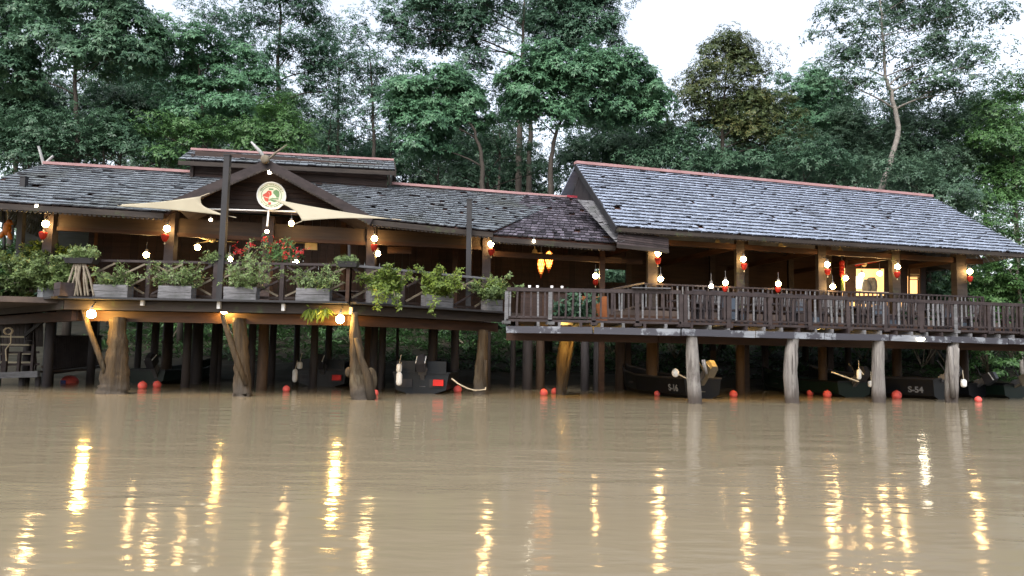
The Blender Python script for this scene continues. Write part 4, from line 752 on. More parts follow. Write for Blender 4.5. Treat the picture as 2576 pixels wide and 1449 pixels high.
log('leaning yellow lit log stilt under the left part of the outer deck', [(1428, 836, 30), (1422, 880, 36), (1415, 925, 32), (1411, 990, 24)], 25.2, 'log', seed=5, braces=[[(1444, 834, 9), (1434, 890, 10), (1418, 985, 11)]])
DL = DK.off(.12)
log('tall bleached grey log stilt at the bend of the outer deck', [(1740, 838, 26), (1741, 890, 32), (1744, 950, 34), (1749, 1016, 35)], DL, 'greylog', seed=6, wob=.03, braces=[[(1764, 905, 10), (1772, 940, 8)]])
log('second grey log stilt of the outer deck, slightly curved and pale', [(1998, 838, 28), (1990, 880, 32), (1987, 945, 34), (1992, 1012, 34)], DL, 'greylog', seed=7, wob=.035)
log('third grey log stilt of the outer deck, darker with mottled bark', [(2209, 842, 28), (2209, 925, 29), (2211, 1010, 31)], DL, 'greylog', seed=8, wob=.03)
log('last grey log stilt with a stepped top and a yellowish split side', [(2401, 848, 20), (2400, 872, 21), (2397, 876, 29), (2394, 945, 31), (2394, 1008, 29)], DL, 'greylog', seed=9, wob=.03, braces=[[(2381, 872, 11), (2383, 930, 12), (2388, 1000, 13)]])
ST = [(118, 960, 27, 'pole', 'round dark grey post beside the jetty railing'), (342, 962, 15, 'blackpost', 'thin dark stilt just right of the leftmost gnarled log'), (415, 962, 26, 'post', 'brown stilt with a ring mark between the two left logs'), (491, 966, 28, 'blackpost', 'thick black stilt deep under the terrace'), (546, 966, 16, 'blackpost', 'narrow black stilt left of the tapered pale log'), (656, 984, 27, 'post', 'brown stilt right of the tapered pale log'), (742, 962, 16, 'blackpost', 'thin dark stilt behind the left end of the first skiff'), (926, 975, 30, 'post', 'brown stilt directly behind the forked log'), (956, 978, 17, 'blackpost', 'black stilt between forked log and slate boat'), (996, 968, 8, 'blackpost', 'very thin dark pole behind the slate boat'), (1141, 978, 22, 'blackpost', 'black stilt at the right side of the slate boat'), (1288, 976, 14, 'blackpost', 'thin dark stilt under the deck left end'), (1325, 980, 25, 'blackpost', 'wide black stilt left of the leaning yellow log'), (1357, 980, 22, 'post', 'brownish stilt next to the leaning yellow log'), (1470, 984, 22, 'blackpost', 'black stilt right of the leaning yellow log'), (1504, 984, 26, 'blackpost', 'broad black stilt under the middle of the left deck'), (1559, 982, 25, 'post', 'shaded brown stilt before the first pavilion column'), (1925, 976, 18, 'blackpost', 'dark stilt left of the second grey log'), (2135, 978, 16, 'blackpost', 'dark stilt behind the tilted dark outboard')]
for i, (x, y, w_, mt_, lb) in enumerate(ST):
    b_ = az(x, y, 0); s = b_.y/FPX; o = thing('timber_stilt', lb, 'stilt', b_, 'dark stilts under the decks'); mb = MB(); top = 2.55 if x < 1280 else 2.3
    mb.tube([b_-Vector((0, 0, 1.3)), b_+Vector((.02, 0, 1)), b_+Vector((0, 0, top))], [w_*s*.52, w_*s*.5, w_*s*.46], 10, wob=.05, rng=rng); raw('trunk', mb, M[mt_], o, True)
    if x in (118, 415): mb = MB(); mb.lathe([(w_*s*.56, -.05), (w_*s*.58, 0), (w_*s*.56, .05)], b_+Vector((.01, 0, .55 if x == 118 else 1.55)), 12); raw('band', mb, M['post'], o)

# ------------------------------------------------------------------ lamps and lanterns
def lamp_proto(name, label, mat, r_, arm=True):
    o = thing(name, label, 'lamp', (0, 0, 0)); raw('globe', MB().ball((0, 0, 0), r_, n=12, k=8), M[mat], o, True)
    mb = MB(); mb.lathe([(.03, r_*.85), (.045, r_*.95), (.045, r_+.07), (.02, r_+.09)], (0, 0, 0), 10); raw('holder', mb, M['metal'], o)
    if arm: mb = MB(); mb.tube([(0, 0, r_+.08), (0, .1, r_+.16), (0, .3, r_+.16)], .014, 6); raw('bracket', mb, M['metal'], o)
    else: mb = MB(); mb.tube([(0, 0, r_+.08), (0, 0, r_+.3)], .006, 5); raw('cord', mb, M['metal'], o)
    return o
used = {}
def put_lamp(kind, P, label, group, sc=1, rz=0):
    spec = {'bracket': ('lamp', .092, True), 'hanging': ('lamp', .085, False), 'yellow': ('lampyellow', .1, True), 'small': ('lampwhite', .06, False)}[kind]
    if kind not in used:
        o = lamp_proto('globe_lamp', label, *spec); used[kind] = o; o.location = P; o.scale = (sc,)*3; o['label'] = label; o['group'] = group; o.rotation_euler = (0, 0, rz); return o
    return dup(used[kind], P, label, group, rz, sc)
lantern0 = None
def put_lantern(P, label, sc=1):
    global lantern0
    if lantern0 is None:
        o = thing('red_lantern', label, 'lantern', (0, 0, 0), 'red lanterns below the lamps')
        raw('body', MB().lathe([(.05, .13), (.12, .12), (.135, .06), (.12, -.02), (.085, -.1), (.04, -.15)], (0, 0, 0), 14), M['red'], o, True)
        raw('top_ring', MB().lathe([(.05, .125), (.055, .15), (.03, .16)], (0, 0, 0), 10), M['metal'], o)
        raw('tassel', MB().tube([(0, 0, -.15), (0, 0, -.2)], .012, 5).ball((0, 0, -.22), .03, n=8, k=5), M['fan'], o)
        raw('cord', MB().tube([(0, 0, .15), (0, 0, .3)], .006, 4), M['metal'], o)
        lantern0 = o; o.location = P; o.scale = (sc,)*3; return o
    return dup(lantern0, P, label, 'red lanterns below the lamps', 0, sc)
LF, RF = LB.off(-.42), RB.off(-.46)
for x, y, lx, ly, ln, lb in ((115, 563, 108, 592, LF, 'on the far left column of the low house'), (420, 575, 415, 598, LF, 'on the column left of the porch'), (672, 583, 668, 604, LF, 'below the round sign'), (942, 600, 941, 623, LF, 'on the column right of the porch'), (1235, 614, 1236, 634, LF, 'on the column near the dark shingles'), (1655, 637, 1655, 656, RF, 'on the first pavilion column'), (1870, 652, 1872, 670, RF, 'on the second pavilion column'), (2081, 665, 2082, 684, RF, 'on the third pavilion column'), (2258, 671, 2257, 691, RF, 'on the column beside the kitchen hut'), (2440, 683, 2440, 702, RF, 'on the last pavilion column at right')):
    put_lamp('bracket', ln.hit(x, y), 'glowing round globe lamp '+lb, 'globe lamps on the columns', 1.1, math.radians(14))
    put_lantern(ln.hit(lx, ly), 'small red lantern under the globe lamp '+lb, .88)
for x, y, ln, kind, lb in ((368, 641, LB.off(1.6), 'hanging', 'glowing bulb hanging deep in the left bay over the railing'), (497, 622, LB.off(1.4), 'hanging', 'yellow star bright bulb left of the tallest sail pole'), (577, 652, LB.off(-.6), 'hanging', 'bulb shining beside the red leaves right of the tallest pole'), (733, 562, LB.off(-.9), 'hanging', 'bulb below the right shade sail'), (744, 660, LB.off(-.4), 'hanging', 'bulb just above the terrace rail right of the flowers'), (950, 638, LB.off(.2), 'hanging', 'yellow bulb under the lantern right of the porch'), (678, 433, gp.off(.1), 'small', 'bulb at the peak of the porch gable'), (1498, 694, RB.off(1.2), 'hanging', 'lone small bulb in the dark bay left of the pavilion'), (1662, 702, RB.off(-.5), 'hanging', 'bulb at the left end of the inner railing'), (1825, 711, RB.off(-.5), 'hanging', 'bulb over the inner railing before the second column'), (1958, 714, RB.off(-.5), 'hanging', 'bulb over the inner railing between two columns'), (2095, 721, RB.off(-.5), 'hanging', 'bulb on the inner railing right of the third column'), (2128, 700, RB.off(1.0), 'hanging', 'bulb beside the yellow tassel'), (2168, 692, RB.off(1.6), 'hanging', 'bulb in front of the lit kitchen hatch'), (2213, 688, RB.off(1.2), 'hanging', 'bulb at the right top of the kitchen hatch')):
    put_lamp(kind, ln.hit(x, y), lb, 'bulbs inside the restaurant', 1.15 if y > 600 else 1.0)
for x, y, ln, lb in ((1498, 710, RB.off(1.15), 'tiny red lantern under the lone bulb in the dark bay'), (1957, 729, RB.off(-.5), 'tiny red lantern at the inner railing between two columns'), (1824, 727, RB.off(-.5), 'dim red lantern at the inner railing before the second column')):
    put_lantern(ln.hit(x, y), lb, .8)
for x, y, ln, lb in ((92, 519, eL, 'tiny white bulb under the far left eave'), (1343, 607, eL, 'tiny white bulb under the dark shingle eave'), (530, 553, LB.off(-.5), 'tiny bulb below the left shade sail'), (1789, 720, RB.off(-.8), 'small white double bulb at the outer rail')):
    put_lamp('small', ln.hit(x, y), lb, 'tiny white bulbs', .8 if y < 700 else 1.3)
for x, y, Yp, lb in ((230, 790, 21.05, 'bright yellow lamp under the left corner of the terrace'), (564, 779, 21.42, 'yellow lamp tucked behind the edge beam at the tapered log'), (856, 803, 21.0, 'bright yellow lamp under the terrace left of the forked log')):
    put_lamp('yellow', ay(x, y, Yp), lb, 'lamps under the terrace', 1.2)
fp = DK.off(-.02).hit(2312, 853); o = thing('flat_lamp', 'flat pale disc lamp under the outer deck beam', 'lamp', fp); raw('disc', MB().lathe([(.02, .05), (.15, .03), (.17, 0), (.14, -.04), (.02, -.06)], fp, 16), M['lampwhite'], o, True); raw('plate', MB().lathe([(.19, .05), (.19, .065)], fp, 14), M['metal'], o)
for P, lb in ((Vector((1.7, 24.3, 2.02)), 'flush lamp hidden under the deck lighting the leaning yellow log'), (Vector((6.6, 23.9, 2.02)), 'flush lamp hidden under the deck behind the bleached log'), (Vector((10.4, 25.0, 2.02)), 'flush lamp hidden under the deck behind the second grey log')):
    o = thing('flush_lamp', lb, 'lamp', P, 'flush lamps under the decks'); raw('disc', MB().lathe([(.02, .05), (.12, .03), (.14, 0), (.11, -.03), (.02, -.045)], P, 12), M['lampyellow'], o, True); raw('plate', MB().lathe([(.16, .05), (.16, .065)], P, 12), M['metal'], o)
# woven basket lanterns
def weave(lb, x, y, w_, h, Yl):
    P = Yl.hit(x, y); s = P.y/FPX; R_, H = w_*s/2, h*s; o = thing('basket_lantern', lb, 'lantern', P, 'lit woven basket lanterns')
    prof = [(.35, .5), (.8, .36), (1.0, .1), (.85, -.15), (.55, -.32), (.32, -.42), (.12, -.5)]
    raw('glow', MB().lathe([(r_*R_*.86, z*H) for r_, z in prof], P, 16), M['basket'], o, True)
    mb = MB()
    for k in range(10):
        for sgn in (1, -1): mb.tube([P+Vector((r_*R_*math.cos(k*.628+sgn*i*.42), r_*R_*math.sin(k*.628+sgn*i*.42), z*H)) for i, (r_, z) in enumerate(prof)], .011, 4, cap=False)
    raw('weave', mb, M['orange'], o); mb = MB(); mb.lathe([(.32*R_, -.42*H), (.2*R_, -.5*H), (.05*R_, -.62*H)], P, 8); raw('tail', mb, M['red'], o)
    mb = MB(); mb.tube([P+Vector((0, 0, .5*H)), P+Vector((0, 0, 1.0*H))], .01, 4); raw('cord', mb, M['metal'], o)
weave('lit woven basket lantern hanging left of its taller twin', 1361, 668, 19, 52, LB.off(1.0)); weave('taller lit woven basket lantern hanging on the right', 1381, 656, 22, 50, LB.off(1.3))
o = thing('lantern_string', 'string of red beads ending in a yellow tassel beside the kitchen', 'hanging ornament', RB.off(1.2).hit(2118, 660)); c = RB.off(1.2)
mb = MB()
for y in (662, 672, 682, 690): mb.ball(c.hit(2118, y), .11, .11, .13, 10, 6)
raw('red_beads', mb, M['red'], o, True); mb = MB(); mb.tube([c.hit(2118, 640), c.hit(2118, 700)], .012, 5); raw('cord', mb, M['metal'], o); mb = MB(); mb.lathe([(.03, .3), (.07, .2), (.06, -.1), (.09, -.25)], c.hit(2119, 716), 8); raw('tassel', mb, M['leafY'], o)
o = thing('orange_carving', 'orange bird like carving hung by a cord at the far left', 'ornament', ay(18, 575, 23.6)); c = ay(18, 575, 23.6)
mb = MB(); mb.ball(c, .13, .1, .24, 10, 7); mb.ball(c+Vector((.08, -.05, .18)), .1, .08, .11, 8, 6); mb.ball(c+Vector((-.1, -.02, -.16)), .07, .06, .2, 8, 6, Matrix.Rotation(.5, 3, 'Y')); mb.ball(c+Vector((.1, -.02, -.2)), .07, .06, .18, 8, 6, Matrix.Rotation(-.4, 3, 'Y')); mb.tube([c+Vector((.1, -.08, .2)), c+Vector((.26, -.1, .12))], [.06, .015], 6); raw('body', mb, M['orange'], o, True)
mb = MB(); mb.tube([c+Vector((0, 0, .2)), ay(19, 528, 23.6)], .02, 5); raw('cord', mb, M['rope'], o)
# ceiling fans
def fan(lb, x, y, ln, rz, first=[None]):
    P = ln.hit(x, y)
    if first[0] is None:
        o = thing('ceiling_fan', lb, 'ceiling fan', (0, 0, 0), 'cream ceiling fans'); raw('motor', MB().lathe([(.03, .22), (.09, .16), (.12, .04), (.13, -.03), (.06, -.1)], (0, 0, 0), 12), M['fan'], o, True); raw('rod', MB().tube([(0, 0, .2), (0, 0, .75)], .02, 6), M['fan'], o)
        for k in range(3):
            a = k*2.094; mb = MB(); mb.beam((math.cos(a)*.12, math.sin(a)*.12, -.04), (math.cos(a)*.78, math.sin(a)*.78, -.03), .13, .015); raw('blade', mb, M['fan'], o)
        first[0] = o; o.location = P; o.rotation_euler = (0, 0, rz); return
    dup(first[0], P, lb, 'cream ceiling fans', rz)
for lb, x, y, ln, rz in (('cream ceiling fan with a long visible blade in the first pavilion bay', 1805, 616, RB.off(1.2), 2.9), ('cream ceiling fan in the second pavilion bay', 1964, 624, RB.off(1.4), .4), ('cream ceiling fan in the third pavilion bay near the kitchen', 2114, 637, RB.off(1.5), 1.2), ('ceiling fan left of the lit basket lanterns', 1345, 640, LB.off(1.8), .8), ('ceiling fan behind the tallest sail pole', 533, 603, LB.off(1.8), .3), ('ceiling fan under the header right of the round sign', 738, 608, LB.off(1.8), 2.2)): fan(lb, x, y, ln, rz)
for lb, x0, y0, x1, y1 in (('pale notice board hung in the bay right of the porch', 767, 608, 798, 628), ('long pale board fixed under the header right of the porch', 975, 621, 1035, 637)):
    ln = LB.off(.6); o = thing('hung_board', lb, 'board', ln.hit(x0, y1)); raw('panel', MB().slab([ln.hit(x0, y1), ln.hit(x1, y1+1), ln.hit(x1, y0+1), ln.hit(x0, y0)], .03), M['brown' if x0 > 900 else 'fan'], o)

# ------------------------------------------------------------------ buoys and fenders
buoy0 = None
for x, y, d_, lb in ((358, 968, 22, 'red ball buoy left of the pair beside the brown ringed stilt'), (395, 966, 20, 'red ball buoy right of the pair beside the brown ringed stilt'), (720, 977, 18, 'dim red buoy at the left of the first skiff'), (943, 987, 18, 'red buoy half behind the forked log'), (1151, 978, 21, 'red ball buoy hanging beside the slate boat'), (1368, 986, 20, 'left red ball buoy of the pair by the leaning yellow log'), (1396, 983, 19, 'right red ball buoy of the pair by the leaning yellow log'), (1653, 989, 15, 'small dim red buoy by the first pavilion stilt'), (1845, 990, 20, 'red ball buoy beside the tan outboard'), (2038, 987, 16, 'dark red buoy left of the third pavilion stilt'), (2081, 990, 21, 'bright red buoy right of the third pavilion stilt'), (2256, 992, 24, 'largest red ball buoy left of the numbered hull'), (2461, 1004, 17, 'slim red buoy under the right outboards')):
    P = az(x, y+d_*.42, 0); r_ = d_*P.y/FPX/2; P.z = r_*.62
    if buoy0 is None:
        o = thing('ball_buoy', lb, 'buoy', (0, 0, 0), 'red ball buoys'); raw('ball', MB().ball((0, 0, 0), .15, n=20, k=12), M['buoy'], o, True); raw('collar', MB().lathe([(.03, .135), (.03, .15), (.02, .165)], (0, 0, 0), 8), M['red'], o)
        buoy0 = o; o.location = P; o.scale = (r_/.15,)*3
    else: dup(buoy0, P, lb, 'red ball buoys', 0, r_/.15)
P = az(175, 962, 0); o = thing('dome_float', 'wide red dome float with a blue patch near the jetty', 'float', P); raw('dome', MB().lathe([(.3, -.05), (.31, .02), (.27, .14), (.18, .22), (.04, .26)], P, 18), M['buoy'], o, True); raw('blue_patch', MB().box(P+Vector((-.05, -.3, .04)), (.18, .06, .1)), M['blue'], o)
def fender(lb, x, y, w_, h, Y):
    P = ay(x, y, Y); s = Y/FPX; o = thing('boat_fender', lb, 'fender', P, 'white boat fenders'); R_, H = w_*s/2, h*s/2
    raw('body', MB().lathe([(.3*R_, -H), (.8*R_, -.85*H), (R_, -.55*H), (R_, .55*H), (.8*R_, .85*H), (.3*R_, H)], P, 12), M['plasticwhite'], o, True); mb = MB(); mb.tube([P+Vector((0, 0, H)), P+Vector((.04, .1, H+.3))], .012, 5); raw('rope', mb, M['rope'], o)
fender('long white fender hanging at the left corner of the first skiff', 742, 945, 13, 33, 27.0); fender('small white fender above the long one on the first skiff', 754, 919, 14, 18, 27.2); fender('long white fender on the slate boat transom', 1004, 953, 15, 34, 23.9); fender('short white fender above the long one on the slate boat', 1004, 926, 14, 22, 24.1)
fender('white fender between boats left of the third grey log', 2161, 942, 11, 26, 24.9); fender('round white fender low at the third grey log', 2192, 966, 16, 16, 24.9); fender('bluish white fender at the right outboards', 2424, 964, 14, 20, 25.4)

# ------------------------------------------------------------------ boats
def boat(lb, x, y, yaw, L_=5.6, Bm=1.7, H=.62, mat='hull', trim='hullgrey', text=None, motor='cowl', tilt=.9, fuel=False, pads=None, mx=0, side=1):
    P = az(x, y, 0); root = thing('moored_skiff', lb, 'boat', P, 'skiffs moored under the decks'); Rz = Matrix.Rotation(yaw, 3, 'Z'); Tm = lambda v: P + Rz @ Vector(v)
    def W(mb): mb.v = [tuple(Tm(v)) for v in mb.v]; return mb
    sec = [(0, .94, .0), (.3, 1, 0), (.6, .96, .03), (.82, .66, .14), (.95, .28, .28), (1.0, .04, .38)]; mb = MB(); n = 5; inner = []
    for si in range(2):
        for fx, fw, up in sec:
            b_ = Bm/2*fw - si*.05; kz = -.15 + si*.05 + up*.5; ring = [(-b_, H+up), (-b_*.9, .12+up*.8), (0, kz), (b_*.9, .12+up*.8), (b_, H+up)]
            for yy, zz in ring: mb.v.append((fx*L_ + (si*.05 if fx == 0 else 0), yy, zz + si*.03*(1 if zz < H else 0)))
    k = len(sec)*n
    for s_ in range(2):
        for i in range(len(sec)-1):
            for j in range(n-1): a = s_*k+i*n+j; f = (a, a+1, a+n+1, a+n); mb.f.append(f if s_ else f[::-1])
    mb.f.append((0, 1, 2, 3, 4)); mb.f.append((k+4, k+3, k+2, k+1, k))
    raw('hull', W(mb), M[mat], root)
    mb = MB()
    for sg_ in (-1, 1):
        pts = [(fx*L_, sg_*Bm/2*fw, H+up+.015) for fx, fw, up in sec]; mb.tube(pts, .035, 6)
    mb.beam((0, -Bm/2*.94, H+.015), (0, Bm/2*.94, H+.015), .08, .06); raw('gunwale', W(mb), M[trim], root)
    for fx in (.22, .46, .68):
        mb = MB(); mb.box((fx*L_, 0, H*.62), (.28, Bm*.86, .04)); raw('bench', W(mb), M['hullgrey'], root)
    if pads:
        for sy in (-1, 1):
            mb = MB(); mb.box((.03, sy*Bm*.26, H+.22), (.08, Bm*.32, .36)); raw('seat_back', W(mb), M[pads], root); mb = MB(); mb.box((-.02, sy*Bm*.27, H*.5), (.05, Bm*.25, .26)); raw('transom_panel', W(mb), M['hullgrey'], root)
    if fuel: mb = MB(); mb.box((-.05 if pads else .2, -.3*Bm*side, H*.55 if pads else H+.02), (.18, .34, .2)); raw('fuel_can', W(mb), M['plasticred'], root)
    if motor:
        mr = thing('tmp', '', ''); bpy.data.objects.remove(mr)
        Rt = Matrix.Rotation(-tilt, 3, 'Y'); mo = lambda v: Vector((-.12, mx, H+.12)) + Rt @ Vector(v)
        def B_(mb): mb.v = [tuple(mo(v)) for v in mb.v]; return W(mb)
        mr = raw('outboard_motor', B_(MB().box((0, 0, 0), (.16, .26, .34)).box((.08, 0, -.1), (.06, .3, .16))), M['metal'], root)
        cw_ = MB().hexa([(-.26, -.14, .12), (.16, -.14, .16), (.16, .14, .16), (-.26, .14, .12), (-.24, -.15, .44), (.13, -.13, .5), (.13, .13, .5), (-.24, .15, .44)]); cw_.hexa([(-.24, -.15, .44), (.13, -.13, .5), (.13, .13, .5), (-.24, .15, .44), (-.2, -.1, .56), (.06, -.09, .6), (.06, .09, .6), (-.2, .1, .56)])
        raw('cowl', B_(cw_), M[motor], mr); raw('cowl_stripe', B_(MB().box((-.05, .0, .47), (.34, .318, .025))), M['plasticwhite' if motor == 'cowl' else 'metal'], mr)
        raw('leg', B_(MB().hexa([(-.12, -.05, -.75), (.08, -.05, -.75), (.08, .05, -.75), (-.12, .05, -.75), (-.14, -.08, .12), (.1, -.08, .12), (.1, .08, .12), (-.14, .08, .12)]).box((-.1, 0, -.5), (.34, .2, .03)).tube([(.16, 0, -.78), (0, 0, -.78), (-.24, 0, -.78)], [.03, .065, .045], 8).beam((.0, 0, -.8), (.02, 0, -1.0), .03, .16)), M['metal' if motor == 'cowl' else motor], mr)
        pr = MB()
        for k_ in range(3): a = k_*2.094; c, s_ = math.cos(a), math.sin(a); pr.slab([Vector((-.25, c*.02-s_*.03, s_*.02+c*.03)) + Vector((0, 0, -.78)), Vector((-.27, c*.15-s_*.05, s_*.15+c*.05)) + Vector((0, 0, -.78)), Vector((-.22, c*.15+s_*.05, s_*.15-c*.05)) + Vector((0, 0, -.78))], .012)
        raw('propeller', B_(pr), M['metal'], mr); raw('tiller', B_(MB().tube([(.12, 0, .1), (.45, .05, .16), (.6, .06, .16)], [.03, .025, .035], 6)), M['cowl'], mr)
    if text:
        cu = bpy.data.curves.new('t', 'FONT'); cu.body = text; cu.size = .3; cu.extrude = .004; cu.align_x = 'CENTER'; cu.offset = .008; to = bpy.data.objects.new('t', cu); COL.objects.link(to)
        me = bpy.data.meshes.new_from_object(to.evaluated_get(bpy.context.evaluated_depsgraph_get())); bpy.data.objects.remove(to)
        tb = MB(); lean = math.atan2(Bm*.05, H-.12)
        for v in me.vertices: X, Y_ = v.co.x, v.co.y+.22; tb.v.append((.62 - X, Bm/2*(.865+.095*(Y_-.12)/(H-.12))+.014+v.co.z, Y_))
        tb.f = [tuple(p_.vertices) for p_ in me.polygons]; raw('hull_number', W(tb), M['tarp'], root)
    return root
yw = lambda dx, dy: math.atan2(dy, dx)
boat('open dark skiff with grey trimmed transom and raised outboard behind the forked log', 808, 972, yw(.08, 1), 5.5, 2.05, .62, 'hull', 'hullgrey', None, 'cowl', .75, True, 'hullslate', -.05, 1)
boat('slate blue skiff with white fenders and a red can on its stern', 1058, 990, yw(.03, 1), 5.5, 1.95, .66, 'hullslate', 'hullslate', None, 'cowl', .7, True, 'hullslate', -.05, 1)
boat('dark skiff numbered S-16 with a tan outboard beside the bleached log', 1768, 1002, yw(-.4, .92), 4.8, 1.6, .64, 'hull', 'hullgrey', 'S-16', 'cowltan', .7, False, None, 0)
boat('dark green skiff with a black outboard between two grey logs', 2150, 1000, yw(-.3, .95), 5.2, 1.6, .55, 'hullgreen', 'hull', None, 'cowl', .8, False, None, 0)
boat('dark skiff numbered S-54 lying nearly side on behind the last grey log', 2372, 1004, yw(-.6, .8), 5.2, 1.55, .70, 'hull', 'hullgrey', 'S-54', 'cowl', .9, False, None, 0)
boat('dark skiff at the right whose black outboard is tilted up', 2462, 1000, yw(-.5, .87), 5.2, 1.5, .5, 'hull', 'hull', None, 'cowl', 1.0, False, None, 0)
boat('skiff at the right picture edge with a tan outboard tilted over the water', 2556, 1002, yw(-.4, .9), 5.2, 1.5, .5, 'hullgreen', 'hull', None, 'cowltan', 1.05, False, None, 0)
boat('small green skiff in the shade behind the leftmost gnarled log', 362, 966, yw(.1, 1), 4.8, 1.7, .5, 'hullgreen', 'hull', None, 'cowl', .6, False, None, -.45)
o = thing('mooring_rope', 'slack pale rope from the slate boat to the slim log', 'rope', ay(1140, 953, 24.3)); mb = MB(); A_, B_2 = ay(1136, 952, 24.2), ay(1206, 982, 24.4)
mb.tube([A_, ay(1152, 965, 24.2), ay(1175, 977, 24.25), ay(1195, 982, 24.2), B_2, ay(1221, 980, 24.3), ay(1222, 968, 24.4)], .026, 6)
raw('rope', mb, M['rope'], o, True)
for lb, x0, y0, x1, y1, Yp in (('white knobbed tiller pole sticking out left of the bleached log', 1699, 938, 1748, 962, 23.6), ('thin pole slanting to the black outboard between grey logs', 2092, 936, 2160, 960, 25)):
    o = thing('boat_pole', lb, 'pole', ay(x0, y0, Yp)); mb = MB(); mb.tube([ay(x0, y0, Yp), ay(x1, y1, Yp-.2)], .025, 6); raw('shaft', mb, M['rope'], o)
    if x0 < 1800: raw('knob', MB().ball(ay(x0, y0, Yp), .12, .12, .14, 12, 8), M['plasticwhite'], o, True)

# ------------------------------------------------------------------ jetty at the far left
jy = 24.6; o = thing('landing_stage', 'low plank landing stage with railing posts at the far left waterline', 'jetty', ay(60, 945, jy)); p0, p1 = ay(-60, 946, jy), ay(97, 941, jy)
mb = MB(); mb.beam(p0, p1, .12, .2); raw('front_plank', mb, M['weather'], o); mb = MB(); mb.slab([p0+Vector((0, .06, .1)), p1+Vector((0, .06, .1)), p1+Vector((0, 3, .1)), p0+Vector((0, 3, .1))], .06, (0, 0, 1)); raw('planks', mb, M['floor'], o)
for x, y0 in ((10, 872), (46, 886), (80, 868), (-25, 868), (118, 905)):
    a = ay(x, 938, jy); mb = MB(); mb.beam(a, Vector((a.x, a.y, ay(x, y0, jy).z)), .15 if x == 10 else .08, .1, (0, 1, 0)); raw('post', mb, M['rail'], o)
for y in (888, 918): mb = MB(); mb.beam(ay(-30, y, jy+.08), ay(98, y-2, jy+.08), .05, .07); raw('rail', mb, M['rail'], o)
for x in (-20, 40, 82): a = ay(x, 948, jy); mb = MB(); mb.tube([a+Vector((0, .3, -1)), a+Vector((0, .3, 0))], .09, 8); raw('stilt', mb, M['blackpost'], o)
o = thing('landing_steps', 'pale wooden steps climbing up from the landing stage', 'steps', ay(50, 925, 26))
for i, y in enumerate((912, 890, 868, 848)): mb = MB(); mb.beam(ay(8, y-1, 26.0+i*.35), ay(86-i*3, y, 26.0+i*.35), .3, .06); raw('tread', mb, M['sail'], o)
for x in (4, 90): mb = MB(); mb.beam(ay(x, 925, 25.8), ay(x-4, 838, 27.3), .05, .22); raw('stringer', mb, M['darkwood'], o)
rs_a, rs_b = ay(128, 938, 27), ay(256, 922, 29.5); o = thing('ramp_railing', 'dark slatted railing of the ramp down to the landing stage', 'railing', rs_a)
mb = MB(); mb.beam(rs_a, rs_b, .12, .1); raw('ramp_plank', mb, M['weather'], o); ta, tb = ay(124, 846, 27), ay(256, 846, 29.5); mb = MB(); mb.beam(ta, tb, .08, .08); raw('top_rail', mb, M['rail'], o); mb = MB(); mb.beam(rs_a+Vector((0, 0, .1)), rs_b+Vector((0, 0, .1)), .06, .06); raw('bottom_rail', mb, M['rail'], o)
for i in range(24): t_ = (i+.5)/24; mb = MB(); mb.beam(lerp(rs_a, rs_b, t_)+Vector((0, -.03, .08)), lerp(ta, tb, t_)+Vector((0, -.03, 0)), .085, .02, (0, 1, 0)); raw('slat', mb, M['rail'], o)
mb = MB(); mb.slab([rs_a, rs_b, rs_b+Vector((-.6, 2, .1)), rs_a+Vector((-.6, 2, .1))], .06, (0, 0, 1)); raw('walkway', mb, M['floor'], o)
o = thing('plank_screen', 'dark vertical plank screen under the left end of the terrace', 'screen', ay(60, 840, 28)); 
for row, (x0, x1, y0, y1) in enumerate(((-40, 108, 772, 872),)):
    mb = MB()
    for i in range(15): a, b_ = lerp(x0, x1, i/15), lerp(x0, x1, (i+.93)/15); mb.slab([ay(a, y1, 28.3), ay(b_, y1, 28.3), ay(b_, y0, 28.3), ay(a, y0, 28.3)], .03+.01*(i % 2))
    raw('boards', mb, M['darkwood'], o)
o = thing('handrail_arm', 'grey slanting handrail arm left of the round dark post', 'rail', ay(66, 842, 25)); mb = MB(); mb.beam(ay(62, 845, 25), ay(108, 808, 25), .1, .1); mb.tube([ay(62, 845, 25), ay(64, 856, 25), ay(80, 857, 25)], .02, 5); raw('arm', mb, M['pole'], o)
o = thing('rope_coil', 'pale coiled rope hanging on the landing stage post', 'rope', ay(22, 835, 24.3)); c = ay(22, 833, 24.3); mb = MB()
for k in range(3): mb.tube([c+Vector((math.cos(a*.7)*.14, -.02*k, math.sin(a*.7)*.11)) for a in range(10)], .022, 5)
mb.tube([c+Vector((.1, -.03, -.08)), ay(27, 862, 24.3), ay(14, 880, 24.3), ay(16, 908, 24.3)], .02, 5); raw('coil', mb, M['rope'], o)
# ------------------------------------------------------------------ planter boxes and their plants
def planter(lb, c, wd, h, dp, ang, mat='weather'):
    o = thing('planter_box', lb, 'planter', c, 'wooden planter boxes on the terrace ledge'); Rz = Matrix.Rotation(ang, 3, 'Z'); q = random.Random(int(c.x*100)); mb = MB()
    for k in range(2): z = (k+.5)*h/2; mb.box(c+Rz @ Vector((0, -dp/2, z)), (wd+q.uniform(-.02, .02), .03, h/2-.012), ang); mb.box(c+Rz @ Vector((0, dp/2, z)), (wd, .03, h/2-.012), ang)
    raw('long_side', mb, M[mat], o)
    for s_ in (-1, 1): mb = MB(); mb.box(c+Rz @ Vector((s_*(wd/2-.03), 0, h*.49)), (.03, dp-.04, h*.96), ang); raw('short_side', mb, M[mat], o)
    mb = MB(); mb.box(c+Vector((0, 0, h*.42)), (wd-.1, dp-.06, h*.75), ang); raw('soil', mb, M['soil'], o); return o
